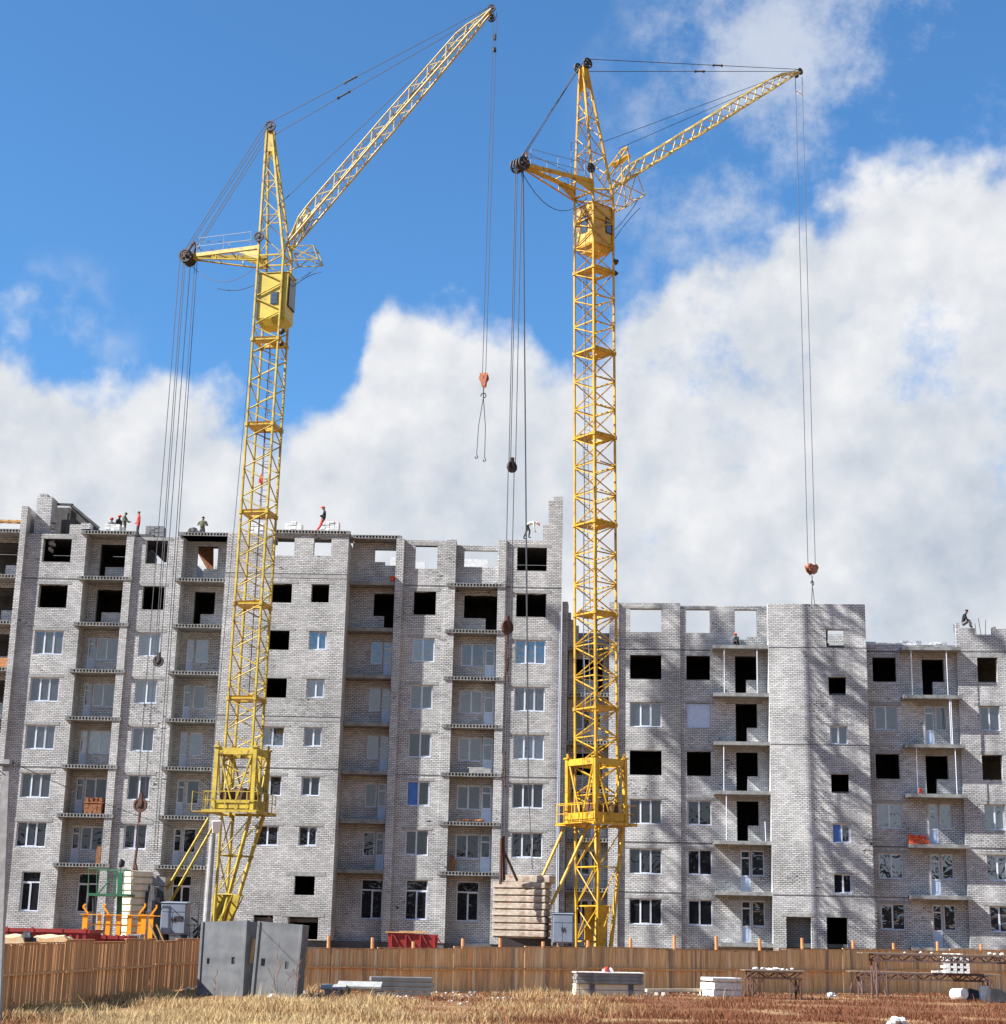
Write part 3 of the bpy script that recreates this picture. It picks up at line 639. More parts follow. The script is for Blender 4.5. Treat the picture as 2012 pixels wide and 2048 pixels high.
# H
h0,h1_=g1,XR(1539,dep=PI2)+.0; w0,w1=XR(1373),XR(1421)
hz=lambda r: ZQ(r)
hs=col_holes(w0,w1,range(1,8),ztf=ZQ)
o0,o1,om=XR(1471),XR(1514),XR(1493)
hs+=[(XR(1469.6,1240),XR(1513.7,1240),ZR(1480,1274),ZQ(1)),(XR(1469.6,1240),XR(1491,1240),ZR(1480,1279),ZR(1480,1270))]
for r in range(2,6): hs+=[(o0,om,ZQ(r)-2.28,ZQ(r)),(om,o1,ZQ(r)-1.4,ZQ(r))]
dd=(XR(1477),XR(1496),XR(1498),XR(1523))
for r in (6,7): hs+=[(dd[0],dd[1],ZQ(r)-2.28,ZQ(r)),(dd[2],dd[3],ZQ(r)-1.4,ZQ(r))]
bay_wall(low,h0,h1_,ZR(1450,1212),0,hs)
for r in range(1,8):
    lintel(low,w0,w1,ZQ(r)+.01,0,h=.14)
    if r in (3,5,6,7): window(low,w0,w1,ZQ(r)-1.42,ZQ(r),.12,2,glass='glass' if r==3 else 'glassb',panes='film' if r==3 else None)
    if r>=2: 
        lintel(low,o0,o1,ZQ(r)+.01,0,h=.22,ext=.4)
    if r>=6: balcony_door(low,dd[0],dd[1],ZQ(r)-2.28,ZQ(r),.1,glass='glass' if r==6 else 'glassw',wx=(dd[2],dd[3]),wz=ZQ(r)-1.4)
for r in (2,6): seam(low,h0,XR(1422),ZQ(r)+.33,0)
SBX0,SBX1=XR(1427,dep=-1.2),h1_-.004
for r in range(2,9):
    zb=ZQ(r)+.27; 
    slab(low,SBX0,SBX1,-1.2,-.003,zb,th=.2,hollow=False)
for r,xx,tilt in ((2,1449,0),(2,1515,0),(3,0,0),(4,1446,0),(5,1450,0),(5,1527,1),(7,1545,1)):
    if xx:
        x=XR(xx,dep=-1.1); zl=ZQ(r)-2.8+.27+.2; zu=ZQ(r)+.27 if not tilt else zl+1.1
        if x<h1_-.06:
            b=MB(); b.bar((x,-1.12,zl),(x+(.02 if not tilt else -.03),-1.12,zu),.05,n=6); b.build('balcony_prop',M['pvc'],low)
# I block
i0,i1=XR(1539,dep=PI2),XR(1736,dep=PI2)
ih=(XR(1659.3,1451,PI2),XR(1695,1451,PI2)); hs=[]
zI=lambda r: ZQ(r)-1.1+.02
for r in range(2,7): hs.append((ih[0],ih[1],ZR(1670,[0,0,1353.8,1451.3,1548,1647,1747.5][r],PI2)-1.06,ZR(1670,[0,0,1353.8,1451.3,1548,1647,1747.5][r],PI2)))
top1=(XR(1652,1270,PI2),XR(1689,1270,PI2),ZR(1670,1296,PI2),ZR(1670,1259,PI2)); hs.append(top1)
dg=(XR(1573,1860,PI2),XR(1623,1860,PI2),BASE-.0+.01,ZR(1600,1834,PI2)); dh=(XR(1653.8,1860,PI2),XR(1695.7,1860,PI2),BASE+.01,ZR(1670,1835,PI2)); hs+=[dg,dh]
bay_wall(low,i0,i1,ZR(1640,1208,PI2),PI2,hs)
for k,h in enumerate(hs): 
    lintel(low,h[0],h[1],h[3]+.01,PI2,h=.2 if k>5 else .1,ext=.3)
for r in (3,5,6):
    h=hs[r-2]; window(low,h[0],h[1],h[2],h[3],PI2+.14,2,glass={3:'glass',5:'glass',6:'glassb'}[r],panes='half_blue' if r==5 else None)
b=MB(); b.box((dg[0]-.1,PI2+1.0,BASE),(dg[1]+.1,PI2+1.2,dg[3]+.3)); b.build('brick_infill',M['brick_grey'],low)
for r in (2,4,7): seam(low,i0,i1,ZQ(r)+.30,PI2)
for xx in (i0,i1-.38):
    b=MB(); b.box((xx,PI2+.38,BASE),(xx+.38,3,ZR(1640,1208,PI2))); b.build('brick_wall',M['brick'],low)
# toothed brick quoins at the foot of the corner
b=MB()
for i in range(9): 
    z=ZR(1740,1800+i*8,PI2); b.box((i1+.002,PI2+.02,z),(i1+.09,PI2+.3,z+.12))
b.build('brick_toothing',M['brick'],low)
# J
j0,j1=i1,XR(1918,dep=PK); w0,w1=XR(1747.5,1410),XR(1795,1410)
hs=col_holes(w0,w1,range(2,8),ztf=ZQ)
q=[XR(p) for p in (1848,1867,1870,1893)]
for r in range(2,8):
    if r in (2,4): hs+=[(q[0]-.05,q[1]+.02,ZQ(r)-2.28,ZQ(r)-.05),(q[1]+.02,q[3]-.05,ZQ(r)-1.4,ZQ(r)-.05)]
    else: hs+=[(q[0],q[1],ZQ(r)-2.28,ZQ(r)),(q[2],q[3],ZQ(r)-1.4,ZQ(r))]
bay_wall(low,j0,j1,ZR(1800,1290),0,hs)
for r in range(2,8):
    lintel(low,w0,w1,ZQ(r)+.01,0,h=.18); lintel(low,q[0],q[3],ZQ(r)+.01,0,h=.22,ext=.35)
    if r in (3,5,6,7):
        gl='glass' if r==3 else 'glassw'
        window(low,w0,w1,ZQ(r)-1.42,ZQ(r),.12,2,glass=gl)
        balcony_door(low,q[0],q[1],ZQ(r)-2.28,ZQ(r),.1,glass=gl,wx=(q[2],q[3]),wz=ZQ(r)-1.4)
for r in (2,6,7): seam(low,j0,XR(1800),ZQ(r)+.33,0)
for r in range(2,9): slab(low,XR(1806,dep=-1.2),XR(1925,dep=-1.2),-1.2,(-.003),ZQ(r)+.27,th=.2,hollow=False) if False else None
for r in range(2,9):
    zb=ZQ(r)+.27
    b=MB(); xe=XR(1927,dep=-1.2); b.box((XR(1808,dep=-1.2),-1.2,zb),(xe,PK-.003,zb+.2)); b.box((XR(1808,dep=-1.2),PK-.003,zb),(j1-.004,-.003,zb+.2)); b.build('balcony_slab',M['slab'],low)
for r,xx in ((2,1826),(2,1897),(3,1899),(4,1829),(4,1906),(3,1902)):
    b=MB(); x=XR(xx,dep=-1.1); zl=ZQ(r)-2.33; b.bar((x,-1.1,zl),(x,-1.1,ZQ(r)+.27),.05,n=6); b.build('balcony_prop',M['pvc'],low)
# K
kk0,kk1=XR(1918,dep=PK),XR(2110,dep=PK); w0,w1=XR(1958.5,1408,PK),XR(1999,1408,PK)
hs=col_holes(w0,w1,range(2,8),ztf=ZQ)
kt=ZR(1950,1306,PK)
tp=[(kk0,kk0+.22,kt,ZR(1920,1245,PK)),(kk0+.22,XR(1950,1260,PK),kt,ZR(1930,1256,PK)),(XR(1950,1260,PK)+.002,XR(1986,1260,PK),kt,ZR(1960,1269,PK)),(XR(1986,1260,PK)+.002,XR(1992,1260,PK),kt,ZR(1960,1253,PK)),(XR(1992,1260,PK)+.003,kk1,kt,ZR(1990,1258,PK))]
bay_wall(low,kk0,kk1,kt,PK,hs,top=tp,th=.6)
for r in range(2,8):
    lintel(low,w0,w1,ZQ(r)+.01,PK,h=.16)
    if r in (3,5,6,7): window(low,w0,w1,ZQ(r)-1.42,ZQ(r),PK+.2,2,glass='glass' if r==3 else 'glassw')
for r in (2,6): seam(low,kk0,kk1,ZQ(r)+.33,PK)
# interiors
R0_,R1_=XR(1124),kk1
for r in range(2,10):
    z=ZQ(r)+.31
    if r==9: z=BASE-.3
    b=MB(); b.box((R0_,RF+.31,z),(R1_,13,z+.22)); b.box((g0,.40,z),(h1_,RF+.30,z+.22)); b.box((i0+.39,PI2+.39,z),(i1-.39,RF+.30,z+.22)); b.box((j0,.4,z),(R1_,RF+.3,z+.22)); b.build('floor_slab',M['inner'],low)
b=MB(); b.box((R0_,YB,0),(R1_,YB+.25,ZQ(2)+.3))
for px in (1237,1361,1440,1539,1640,1736,1815,1930): x=XR(px); b.box((x-.1,RF+.31,0),(x+.1,YB-.01,ZQ(2)+.3))
b.build('interior_wall',M['inner'],low)
b=MB(); b.box((R0_,.3,0),(R1_,1.2,BASE-.001)); b.box((i0+.05,PI2+.1,0),(i1-.05,.29,BASE-.001)); b.build('plinth',M['plinth'],low)
# low brick rows behind the top-storey openings
b=MB(); b.box((XR(1645,1270,3),3,ZQ(2)+.54),(XR(1700,1270,3),3.3,ZR(1670,1269,3)))
b.build('partition_wall',M['brick'],low)
# roof edge bricks on J
b=MB()
for i in range(26):
    x=XR(1740+i*3.6,1288); b.box((x,0.02,ZR(1800,1290)+.002),(x+.09,.36,ZR(1800,1290)+random.uniform(.05,.14)))
b.build('loose_brick_course',M['pale'],low)

# ------------------------------------------------------------------ tower cranes
def make_crane(side):
    L=side=='L'
    YC=88.0 if side=='L' else 89.1; th=math.radians(-11 if L else 40)
    axp=(488,1480) if L else (1192,1480)
    A=atY(axp[0],axp[1],YC); tilt=.004 if L else -.0125   # both towers stand a little out of plumb
    base=Vector((A.x-tilt*A.z,YC,0))
    CM=Matrix.Translation(base)@Matrix.Rotation(tilt,4,'Y')@Matrix.Rotation(th,4,'Z')
    root=empty('tower_crane',M_=CM)
    tag(root,'lemon yellow tower crane with its jib raised steeply, on the left' if L else 'golden yellow tower crane with a lower jib and corner-on mast, between the two blocks','crane')
    Y_=M['yl'] if L else M['yr']; CY=M['cabyl'] if L else M['cabyr']
    H=lambda px,py,off=0.0: hit(CM,px,py,1,off)
    def Z(py):
        # height on the tower axis seen at image row py
        p=atY(axp[0]+(1480-py)*(.066 if L else -.002),py,YC); return (CM.inverted()@p).z
    a=(1.5 if L else 1.6)/2
    zb=Z(1626 if L else 1650); zt0=Z(1500 if L else 1520); ztop=Z(545 if L else 420)
    plats=[Z(v) for v in ((1400,1212,1030,856,687) if L else (1419,1231,1051,877,708,547))]
    # mast -----------------------------------------------------------
    zh=Z(520 if L else 398)
    levels=[zb]+plats+[zh]
    b=MB()
    for sx in(-1,1):
        for sy in(-1,1):
            b.bar((sx*a,sy*a,zb-.2),(sx*a,sy*a,zh),.15,n=6)
            for z in plats: b.bar((sx*a,sy*a,z-.10),(sx*a,sy*a,z+.10),.26,n=6)
    def face(p,q,z0,z1,k,n,w=.075):
        for i in range(n):
            za=z0+(z1-z0)*i/n; zc=z0+(z1-z0)*(i+1)/n
            s,e=(p,q) if (i+k)%2 else (q,p)
            b.bar((s[0],s[1],za+.05),(e[0],e[1],zc-.05),w,n=5)
    cs=[(-a,-a),(a,-a),(a,a),(-a,a)]
    for j in range(len(levels)-1):
        z0,z1=levels[j],levels[j+1]; n=6 if (z1-z0)>3.4 else 4
        if j==0: n=7 if L else 8
        for k in range(4):
            face(cs[k],cs[(k+1)%4],z0,z1,k%2 if not L else (0 if k in(0,2) else 1),n)
            if not L:
                for i in range(0,n,2):
                    z=z0+(z1-z0)*(i+.0)/n+.0
                    if i: b.bar((*cs[k],z),(*cs[(k+1)%4],z),.06,n=4)
        for k in range(4): b.bar((*cs[k],z1),(*cs[(k+1)%4],z1),.08,n=4)
    b.build('mast',Y_,root)
    # ladder flights inside
    b=MB()
    for j in range(1,len(levels)-2):
        z0,z1=levels[j],levels[j+1]; xo=-.28 if not L else .22; yo=.30
        for s in(-.2,.2): b.bar((xo+s,yo,z0),(xo+s*.9-.1,yo+.1,z1),.03,n=4)
        k=int((z1-z0)/.32)
        for i in range(k): t=(i+.5)/k; b.bar((xo-.2-.1*t,yo+.1*t,z0+(z1-z0)*t),(xo+.2-.1*t,yo+.1*t,z0+(z1-z0)*t),.022,n=4)
        for i in range(2,k,3):
            t=(i+.5)/k; zz=z0+(z1-z0)*t; c=[(xo+.28*math.cos(u),yo-.05-.45*math.sin(u),zz) for u in [math.pi*v/6 for v in range(7)]]; b.tube(c,.018,4)
    b.build('ladder',M['scaf'] if L else M['cabinet'],root)
    # rest platforms
    for i,z in enumerate(plats):
        b=MB(); t=a-.05
        hx=.25*(1 if i%2 else -1)
        b.box((-t,-t,z-.05),(t,-t*.25,z-.01)); b.box((-t,-t*.25+.002,z-.05),(hx-.3,t,z-.01)); b.box((hx+.3,-t*.25+.002,z-.05),(t,t,z-.01))
        # raised hatch flaps
        b.hexa([(-t,-t,z),(t,-t,z),(t,-t+.05,z),(-t,-t+.05,z),(-t,-t-.10,z+.14),(t,-t-.10,z+.14),(t,-t-.05,z+.14),(-t,-t-.05,z+.14)])
        b.hexa([(t-.05,-t,z),(t,-t,z),(t,t,z),(t-.05,t,z),(t+.05,-t,z+.14),(t+.10,-t,z+.14),(t+.10,t,z+.14),(t+.05,t,z+.14)])
        b.hexa([(-t+.1,t-.1,z+.0),(t-.3,t-.1,z),(t-.3,t-.02,z),(-t+.1,t-.02,z),(-t+.3,t-.1,z+.35),(t-.5,t-.1,z+.35),(t-.5,t-.05,z+.35),(-t+.3,t-.05,z+.35)])
        b.build('mast_platform',M['decky'],root)
    # portal frame ------------------------------------------------
    P=1.05 if L else 1.08
    b=MB()
    for sx in(-1,1):
        for sy in(-1,1): b.bar((sx*P,sy*P,zb+.1),(sx*P,sy*P,zt0+.02),.20)
    pc=[(-P,-P),(P,-P),(P,P),(-P,P)]
    for k in range(4):
        p,q=Vector((*pc[k],0)),Vector((*pc[(k+1)%4],0)); d=(q-p).normalized()*.12
        for z,hh,o in ((zt0-.17,.34,0),(zb+.38,.44,0)): b.bar(p+d+Vector((0,0,z)),q-d+Vector((0,0,z)),.14,hh)
        mid=(p+q)/2; 
        for e,s in((p,1),(q,-1)): b.bar(e+d*s*1.5+Vector((0,0,zt0-.36)),mid-d*s*1.2+Vector((0,0,zb+.62)),.11,n=6)
    for sx in(-1,1):
        for sy in(-1,1):
            b.box((sx*P-.16,sy*P-.16,zt0+.021),(sx*P+.16,sy*P+.16,zt0+.10)); b.bar((sx*P*.98,sy*P*.98,zt0+.1),(sx*P,sy*P,zt0+.32),.16,n=6)
    b.build('climbing_frame',Y_,root)
    b=MB(); R=P+.42
    for k in range(4):
        c=[(-R,-R),(R,-R),(R,R),(-R,R)]; x0,y0=c[k];x1,y1=c[(k+1)%4]
        b.bar((x0,y0,zb),(x1,y1,zb),.16,.14)
        n=5
        for i in range(n+1):
            t=i/n
            if k in(0,3,1): b.bar((x0+(x1-x0)*t,y0+(y1-y0)*t,zb+.07),(x0+(x1-x0)*t,y0+(y1-y0)*t,zb+1.0),.035,n=4)
        if k in(0,3,1):
            for zz in(.55,1.0): b.bar((x0,y0,zb+zz),(x1,y1,zb+zz),.035,n=4)
    b.box((-R+.1,-R+.1,zb-.05),(-P-.1,R-.1,zb)); b.box((P+.1,-R+.1,zb-.05),(R-.1,R-.1,zb)); b.box((-P-.1,-R+.1,zb-.05),(P+.1,-P-.1,zb))
    b.box((-R-.7,-R+.2,zb-.04),(-R,R-.8,zb)); b.bar((-R-.7,-R+.2,zb),(-R-.7,-R+.2,zb+1),.035,n=4); b.bar((-R-.7,R-.8,zb),(-R-.7,R-.8,zb+1),.035,n=4); b.bar((-R-.7,-R+.2,zb+1),(-R-.7,R-.8,zb+1),.035,n=4)
    b.build('walkway',Y_,root)
    b=MB(); b.m=0
    b.cyl((-.25,0,zb+1.0),(1,.0,0),.30,1.1,16); b.cyl((.55,.1,zb+.95),(1,0,0),.22,.4,12); b.box((-.9,-.6,zb+.65),(.9,-.35,zb+1.05)); b.box((-.9,.35,zb+.65),(.9,.6,zb+1.0)); b.cyl((-.6,-.8,zb+.8),(0,1,0),.2,.3,12); b.box((.3,-.9,zb+.62),(.75,-.65,zb+1.15))
    b.build('hoist_winch',M['rust'],root)
    # legs --------------------------------------------------------------
    b=MB()
    zl=.9
    al=P*.62
    for sy in(-1,1):
        b.bar((-al,sy*P*.85,zb-.07),(-al-.05,sy*P*.72,zl),.17 if L else .15,n=8)
        # raking legs
    b.build('tower_leg',Y_,root)
    for sy in(-1,1):
        b=MB()
        if L: top,bot=(P*.95,sy*P*.95,zb-.07),(-.85+.05,sy*P*.55+.1,zl)
        else: top,bot=(P*.9,sy*P*.95,zb-.07),(-.15,sy*P*.45-.55,zl)
        b.bar(top,bot,.22,n=8); 
        b.build('raking_leg',Y_,root)
        b=MB()
        px=((417.6,1636),(337.5,1772)) if (L and sy<0) else ((428,1650),(344,1798)) if L else ((1177,1648),(1109,1796)) if sy<0 else ((1128,1657),(1084,1755))
        off=-P*.9 if sy<0 else P*.9
        p=hit(CM,*px[0],0,-P); q_=hit(CM,*px[1],1,p.y)
        e_=q_+(q_-p).normalized()*(.9 if L else .35); b.bar(p,e_,.16,n=8); b.build('rear_strut',Y_,root)
    b=MB(); y0=P*.8
    for z0,z1 in ((zb-.1,zb-2.2),(zb-2.2,zb-4.2),(zb-4.2,2.2)):
        b.bar((-al,-y0,z1),(-al,y0,z1),.09,n=5); b.bar((-al,-y0,z0),(-al,y0,z1),.07,n=5); b.bar((-al,y0,z0),(-al,-y0,z1),.07,n=5)
        t=(z1-1)/(zb-1); xr=-al+.25+(P+al-.2)*t
        for s in(-1,1):
            b.bar((-al,s*y0,z1),(xr,s*y0,z1),.08,n=5); 
            t0=(z0-1)/(zb-1); xr0=-al+.25+(P+al-.2)*t0
            b.bar((-al,s*y0,z1),(xr0,s*y0,z0),.07,n=5)
    b.build('leg_bracing',Y_,root)
    b=MB(); x_=-.85 if L else -.3
    for s in(-1,1): b.prism([(x_-.1,.6),(x_+.25,.6),(x_+(1.0 if L else .70),Z(1790 if L else 1812)),(x_-.1,Z(1790 if L else 1812))],s*.5-.02,s*.5+.02)
    b.build('gusset_plate',Y_,root)
    # undercarriage
    b=MB(); b.box((-3.6,-.5,.95),(1.4,-.15,1.35)); b.box((-3.6,.15,.95),(1.4,.5,1.35)); b.box((-2.2,-2.2,.5),(-1.7,2.2,.93)); b.box((1.0,-2.2,.5),(1.5,2.2,.93))
    for x in(-1.95,1.25):
        for y in(-2.1,2.1): b.cyl((x,y,.32),(0,1,0),.32,.3,14)
    b.build('undercarriage',M['dark'],root)
    # cab -------------------------------------------------------------------
    zc0,zc1=(Z(645),Z(556)) if L else (Z(496),Z(418))
    cw=a*.90
    b=MB(); xe=a+ (.42 if L else .30)
    b.hexa([(-cw,-cw,zc0),(xe-.1,-cw,zc0),(xe-.1,cw,zc0),(-cw,cw,zc0),(-cw,-cw,zc1),(xe-.06,-cw,zc1),(xe-.06,cw,zc1),(-cw,cw,zc1)])
    b.hexa([(-cw*.7,-cw*.7,zc0-.42),(xe-.5,-cw*.7,zc0-.42),(xe-.5,cw*.7,zc0-.42),(-cw*.7,cw*.7,zc0-.42),(-cw,-cw,zc0-.003),(xe-.1,-cw,zc0-.003),(xe-.1,cw,zc0-.003),(-cw,cw,zc0-.003)])
    b.box((-cw-.05,-cw-.05,zc1+.003),(xe,cw+.05,zc1+.06)); b.box((-cw-.04,-cw-.04,zc0-.04),(xe-.06,cw+.04,zc0+.03)) if False else None
    cab=b.build('cab',CY,root,bevel=.03)
    b=MB(); g=MB(); wx0,wx1=(.18,.52) if L else (.30,.68); wz0,wz1=zc0+.85,zc0+1.5+(.2 if not L else 0)
    wz1=min(wz1,zc1-.35)
    for fa,fb,ga,gb in (((wx0-.06,-cw-.03,wz0-.06),(wx1+.06,-cw-.001,wz1+.06),(wx0,-cw-.045,wz0),(wx1,-cw-.031,wz1)),
        ((-cw-.03,-.25,wz0-.1),(-cw-.001,.30,wz1+.06),(-cw-.045,-.19,wz0-.04),(-cw-.031,.24,wz1)),
        ((xe-.095,-cw+.1,wz0-.1),(xe-.02,cw-.1,zc1-.2),(xe-.019,-cw+.16,wz0-.04),(xe-.005,cw-.16,zc1-.26))):
        b=MB(); b.box(fa,fb); f=b.build('cab_window',M['dark'],cab); g=MB(); g.box(ga,gb); g.build('pane',M['glass'],f)
    b=MB(); b.box((.55,-cw-.004,zc0-.38),(.6,-cw+.1,zc0)) if False else None
    b.blob((xe-.2,-cw-.15,zc0-.9),.18); b.blob((xe-.2,-cw-.15,zc0-1.6),.15); b.build('floodlight',M['dark'],root,smooth=True)
    # tower head ---------------------------------------------------------------
    ap=H(541,259) if L else H(1166.6,131)
    top=ap.z; b=MB(); ax_=ap.x
    hw=.16
    ends=[(ax_-hw,-hw),(ax_+hw,-hw),(ax_+hw,hw),(ax_-hw,hw)]
    for k in range(4): b.bar((*cs[k],zh),(*ends[k],top-.25),.17 if k in(0,1) else .15,n=6)
    n=6
    for k in range(4):
        for i in range(n):
            t0=(i/n)**.9*.86; t1=((i+1)/n)**.9*.86
            def pt(k,t): k%=4; return Vector((cs[k][0]+(ends[k][0]-cs[k][0])*t,cs[k][1]+(ends[k][1]-cs[k][1])*t,zh+(top-.25-zh)*t))
            s,e=(k,k+1) if i%2 else (k+1,k)
            b.bar(pt(s,t0),pt(e,t1),.06,n=5); 
            if i in (2,4): b.bar(pt(k,t0),pt(k+1,t0),.05,n=4)
    # plated tip
    for s in(-1,1): b.hexa([pt(0,.84)+Vector((0,-.02,0)) if s<0 else pt(3,.84),pt(1,.84)+Vector((0,-.02,0)) if s<0 else pt(2,.84),pt(1,.84)+Vector((0,.02,0)) if s<0 else pt(2,.84)+Vector((0,.04,0)),pt(0,.84)+Vector((0,.02,0)) if s<0 else pt(3,.84)+Vector((0,.04,0)),
        *[(ax_-.2,s*hw-.02,top-.1),(ax_+.2,s*hw-.02,top-.1),(ax_+.2,s*hw+.02,top-.1),(ax_-.2,s*hw+.02,top-.1)]])
    b.build('tower_head',Y_,root)
    if not L:
        b=MB(); 
        for s in(-.25,.25): b.bar((ax_-.75,s,top-5.2),(ax_-.75,s,top-7.6),.03,n=4)
        for i in range(5): b.bar((ax_-.75,-.25,top-5.2-.6*i),(ax_-.75,.25,top-5.2-.6*i),.03,n=4)
        for z in(5.2,7.6): b.bar((ax_-.75,0,top-z),(ax_-.3,0,top-z),.03,n=4)
        b.build('ladder_guard',M['cabinet'],root)
    def wheel(c,r,w=.12,ax=(0,1,0)):
        b=MB(); b.ring(c,ax,r,w,r*.22,22); b.cyl(c,ax,r*.28,w*1.5,12)
        A_=Vector(ax); u=Vector((1,0,0)); v=Vector((0,0,1))
        if abs(A_.x)>.5: u=Vector((0,1,0))
        for i in range(5):
            d=u*math.cos(i*1.2566)+v*math.sin(i*1.2566); b.bar(Vector(c)+d*r*.2,Vector(c)+d*r*.85,.09,w*.6)
        return b.build('sheave',M['dark'],root)
    wheel((ax_+.08,-.30,top+.06),.33); wheel((ax_-.12,.30,top-.12),.33); 
    # mid sheave on the tower
    ms=H(517,473,-a-.2) if L else H(1183,335,-a-.2)
    wheel((ms.x,-a-.15,ms.z),.29)
    # counter strut --------------------------------------------------------------
    tip=H(377,515) if L else H(1041,330)
    zr=(H(514,505) if L else H(1170,372)).z; zr2=(H(514,528) if L else H(1150,388)).z
    b=MB()
    for s in(-1,1):
        y_=a*.95*s
        b.bar((-a,y_,zr),(tip.x+.35,s*.12,tip.z+.05),.16,.22)
        b.bar((-a,y_*.9,zr2-.05),(tip.x+.35,s*.12,tip.z-.12),.10,n=6)
        for t in(.3,.6): 
            p=Vector((-a,y_,zr)).lerp(Vector((tip.x,s*.12,tip.z+.05)),t); q=Vector((-a,y_*.9,zr2)).lerp(Vector((tip.x,s*.12,tip.z-.12)),t); b.bar(p,q,.07,n=5)
    for t in (.15,.4,.65,.85):
        b.bar(Vector((-a,-a*.95,zr)).lerp(Vector((tip.x,-.12,tip.z)),t),Vector((-a,a*.95,zr)).lerp(Vector((tip.x,.12,tip.z)),t),.08,n=5)
    # deck plate near the root
    pz=lambda t,s: Vector((-a,s*a*.95,zr)).lerp(Vector((tip.x,s*.12,tip.z+.05)),t)
    for s in(-1,1):
        b.hexa([pz(0,s)+Vector((0,-.03,-.75)),pz(.30,s)+Vector((0,-.03,-.14)),pz(.30,s)+Vector((0,.03,-.14)),pz(0,s)+Vector((0,.03,-.75)),pz(0,s)+Vector((0,-.03,.02)),pz(.32,s)+Vector((0,-.03,.02)),pz(.32,s)+Vector((0,.03,.02)),pz(0,s)+Vector((0,.03,.02))])
    b.build('counter_strut',Y_,root)
    b=MB()
    for s in(-1,1):
        for t in (.12,.5,.88): p=pz(t,s); b.bar(p,p+Vector((0,s*.05,1.0)),.03,n=4)
        for h in(.5,1.0): b.bar(pz(.12,s)+Vector((0,s*.05,h)),pz(.88,s)+Vector((0,s*.05,h)),.025,n=4)
    b.build('handrail',M['cabinet'],root)
    for k in range(4):
        wheel((tip.x-.05+.0*k,-.36+.24*k,tip.z-.02),.40,.10)
    b=MB(); b.bar((tip.x+.1,-.5,tip.z+.1),(tip.x+.35,-.1,tip.z+.9),.14,n=6); b.bar((tip.x+.1,.5,tip.z+.1),(tip.x+.35,.1,tip.z+.9),.14,n=6); b.bar((tip.x,-.55,tip.z),(tip.x,.55,tip.z),.14,n=8); b.build('rope_anchor',M['rust'],root)
    # jib -------------------------------------------------------------------
    if L:
        j0=H(578,496); j1=H(984,20)
    else:
        j0=H(1232,374); j1=H(1597,145)
    d=(j1-j0); JL=d.length; d.normalize(); nrm=Vector((0,1,0)).cross(d).normalized()
    if nrm.z<0: nrm=-nrm
    b=MB(); HW=.46; DP=.62 if L else .66
    def jp(t,sy,up):
        # taper at both ends
        k=min(1,t/.10); k2=min(1,(1-t)/.12); e=min(k,k2)
        w=HW*(.55+.45*min(1,(1-t)/.5)) if t>.5 else HW
        w=max(w*min(1,.35+k2),.16)
        return j0+d*(JL*t)+Vector((0,sy*w,0))+nrm*((up*DP*e) if up else 0)
    n=22 if L else 20; cw_=.10
    for sy in(-1,1):
        for up in(0,1):
            for i in range(n):
                b.bar(jp(i/n,sy,up),jp((i+1)/n,sy,up),(.13 if not up else .095),n=6)
        for i in range(n):
            s=(0,1) if i%2 else (1,0)
            b.bar(jp(i/n,sy,s[0]),jp((i+1)/n,sy,s[1]),.05,n=4)
    for up in(0,1):
        for i in range(n):
            s=(-1,1) if i%2 else (1,-1)
            b.bar(jp(i/n,s[0],up),jp((i+1)/n,s[1],up),.045,n=4)
            if i%2==0: b.bar(jp(i/n,-1,up),jp(i/n,1,up),.045,n=4)
    # hinge arms back to the mast
    for s in(-1,1): b.bar(jp(0,s,0),(a-.02,s*a,j0.z-d.z*.3),.13,n=6); b.bar(jp(0,s,0),(a,s*a,j0.z-1.1),.09,n=6)
    b.build('jib',M['jibl'] if L else M['jibr'],root)
    # rear A-frame and lower platform
    b=MB()
    tp=(H(617,419) if L else H(1249,297))
    for s in(-1,1):
        b.bar((a+.1,s*.5,j0.z+.3),(tp.x,s*.25,tp.z),.09,n=6); b.bar(jp(.05,s*.8,0),(tp.x,s*.25,tp.z),.08,n=6)
        b.bar((a+.35,s*.4,j0.z+.3),(tp.x+.05,s*.2,tp.z-.7),.07,n=5)
    b.bar((tp.x,-.25,tp.z),(tp.x,.25,tp.z),.12,n=6); b.cyl((tp.x-.3,0,tp.z-.9),(d.x,0,d.z),.16,1.6,10)
    b.build('luffing_frame',Y_,root)
    b=MB()
    q0=H(583,500) if L else H(1236,375); q1=H(632,498) if L else H(1262,352); q2=H(641,525) if L else H(1278,396); q3=H(592,527) if L else H(1240,420)
    for s in(-1,1):
        y_=s*.5
        for p,q in ((q0,q1),(q1,q2),(q2,q3),(q0,q3),(q0,q2),(q1,q3)): b.bar((p.x,y_,p.z),(q.x,y_,q.z),.06,n=5)
        b.bar((a,y_,q3.z-.2),(q3.x,y_,q3.z),.07,n=5)
    for p in(q1,q2,q3): b.bar((p.x,-.5,p.z),(p.x,.5,p.z),.06,n=5)
    b.build('service_cradle',Y_,root)
    wheel((j1.x,-.15,j1.z+.02),.24,.10); wheel((j1.x-.05,.18,j1.z-.42 if L else j1.z-.1),.24,.10)
    # ropes ------------------------------------------------------------------
    RW=.032
    def rope(pts,w=RW,name='rope'):
        b=MB(); b.tube([Vector(p) for p in pts],w,4); b.build(name,M['rope'],root)
    for k,y_ in enumerate((-.36,-.12,.12,.36)): rope([(tip.x-.1+.25*(k>1),y_,tip.z+.35),(ax_-.25+.0*k,y_*.9,top+.1-.13*k)])
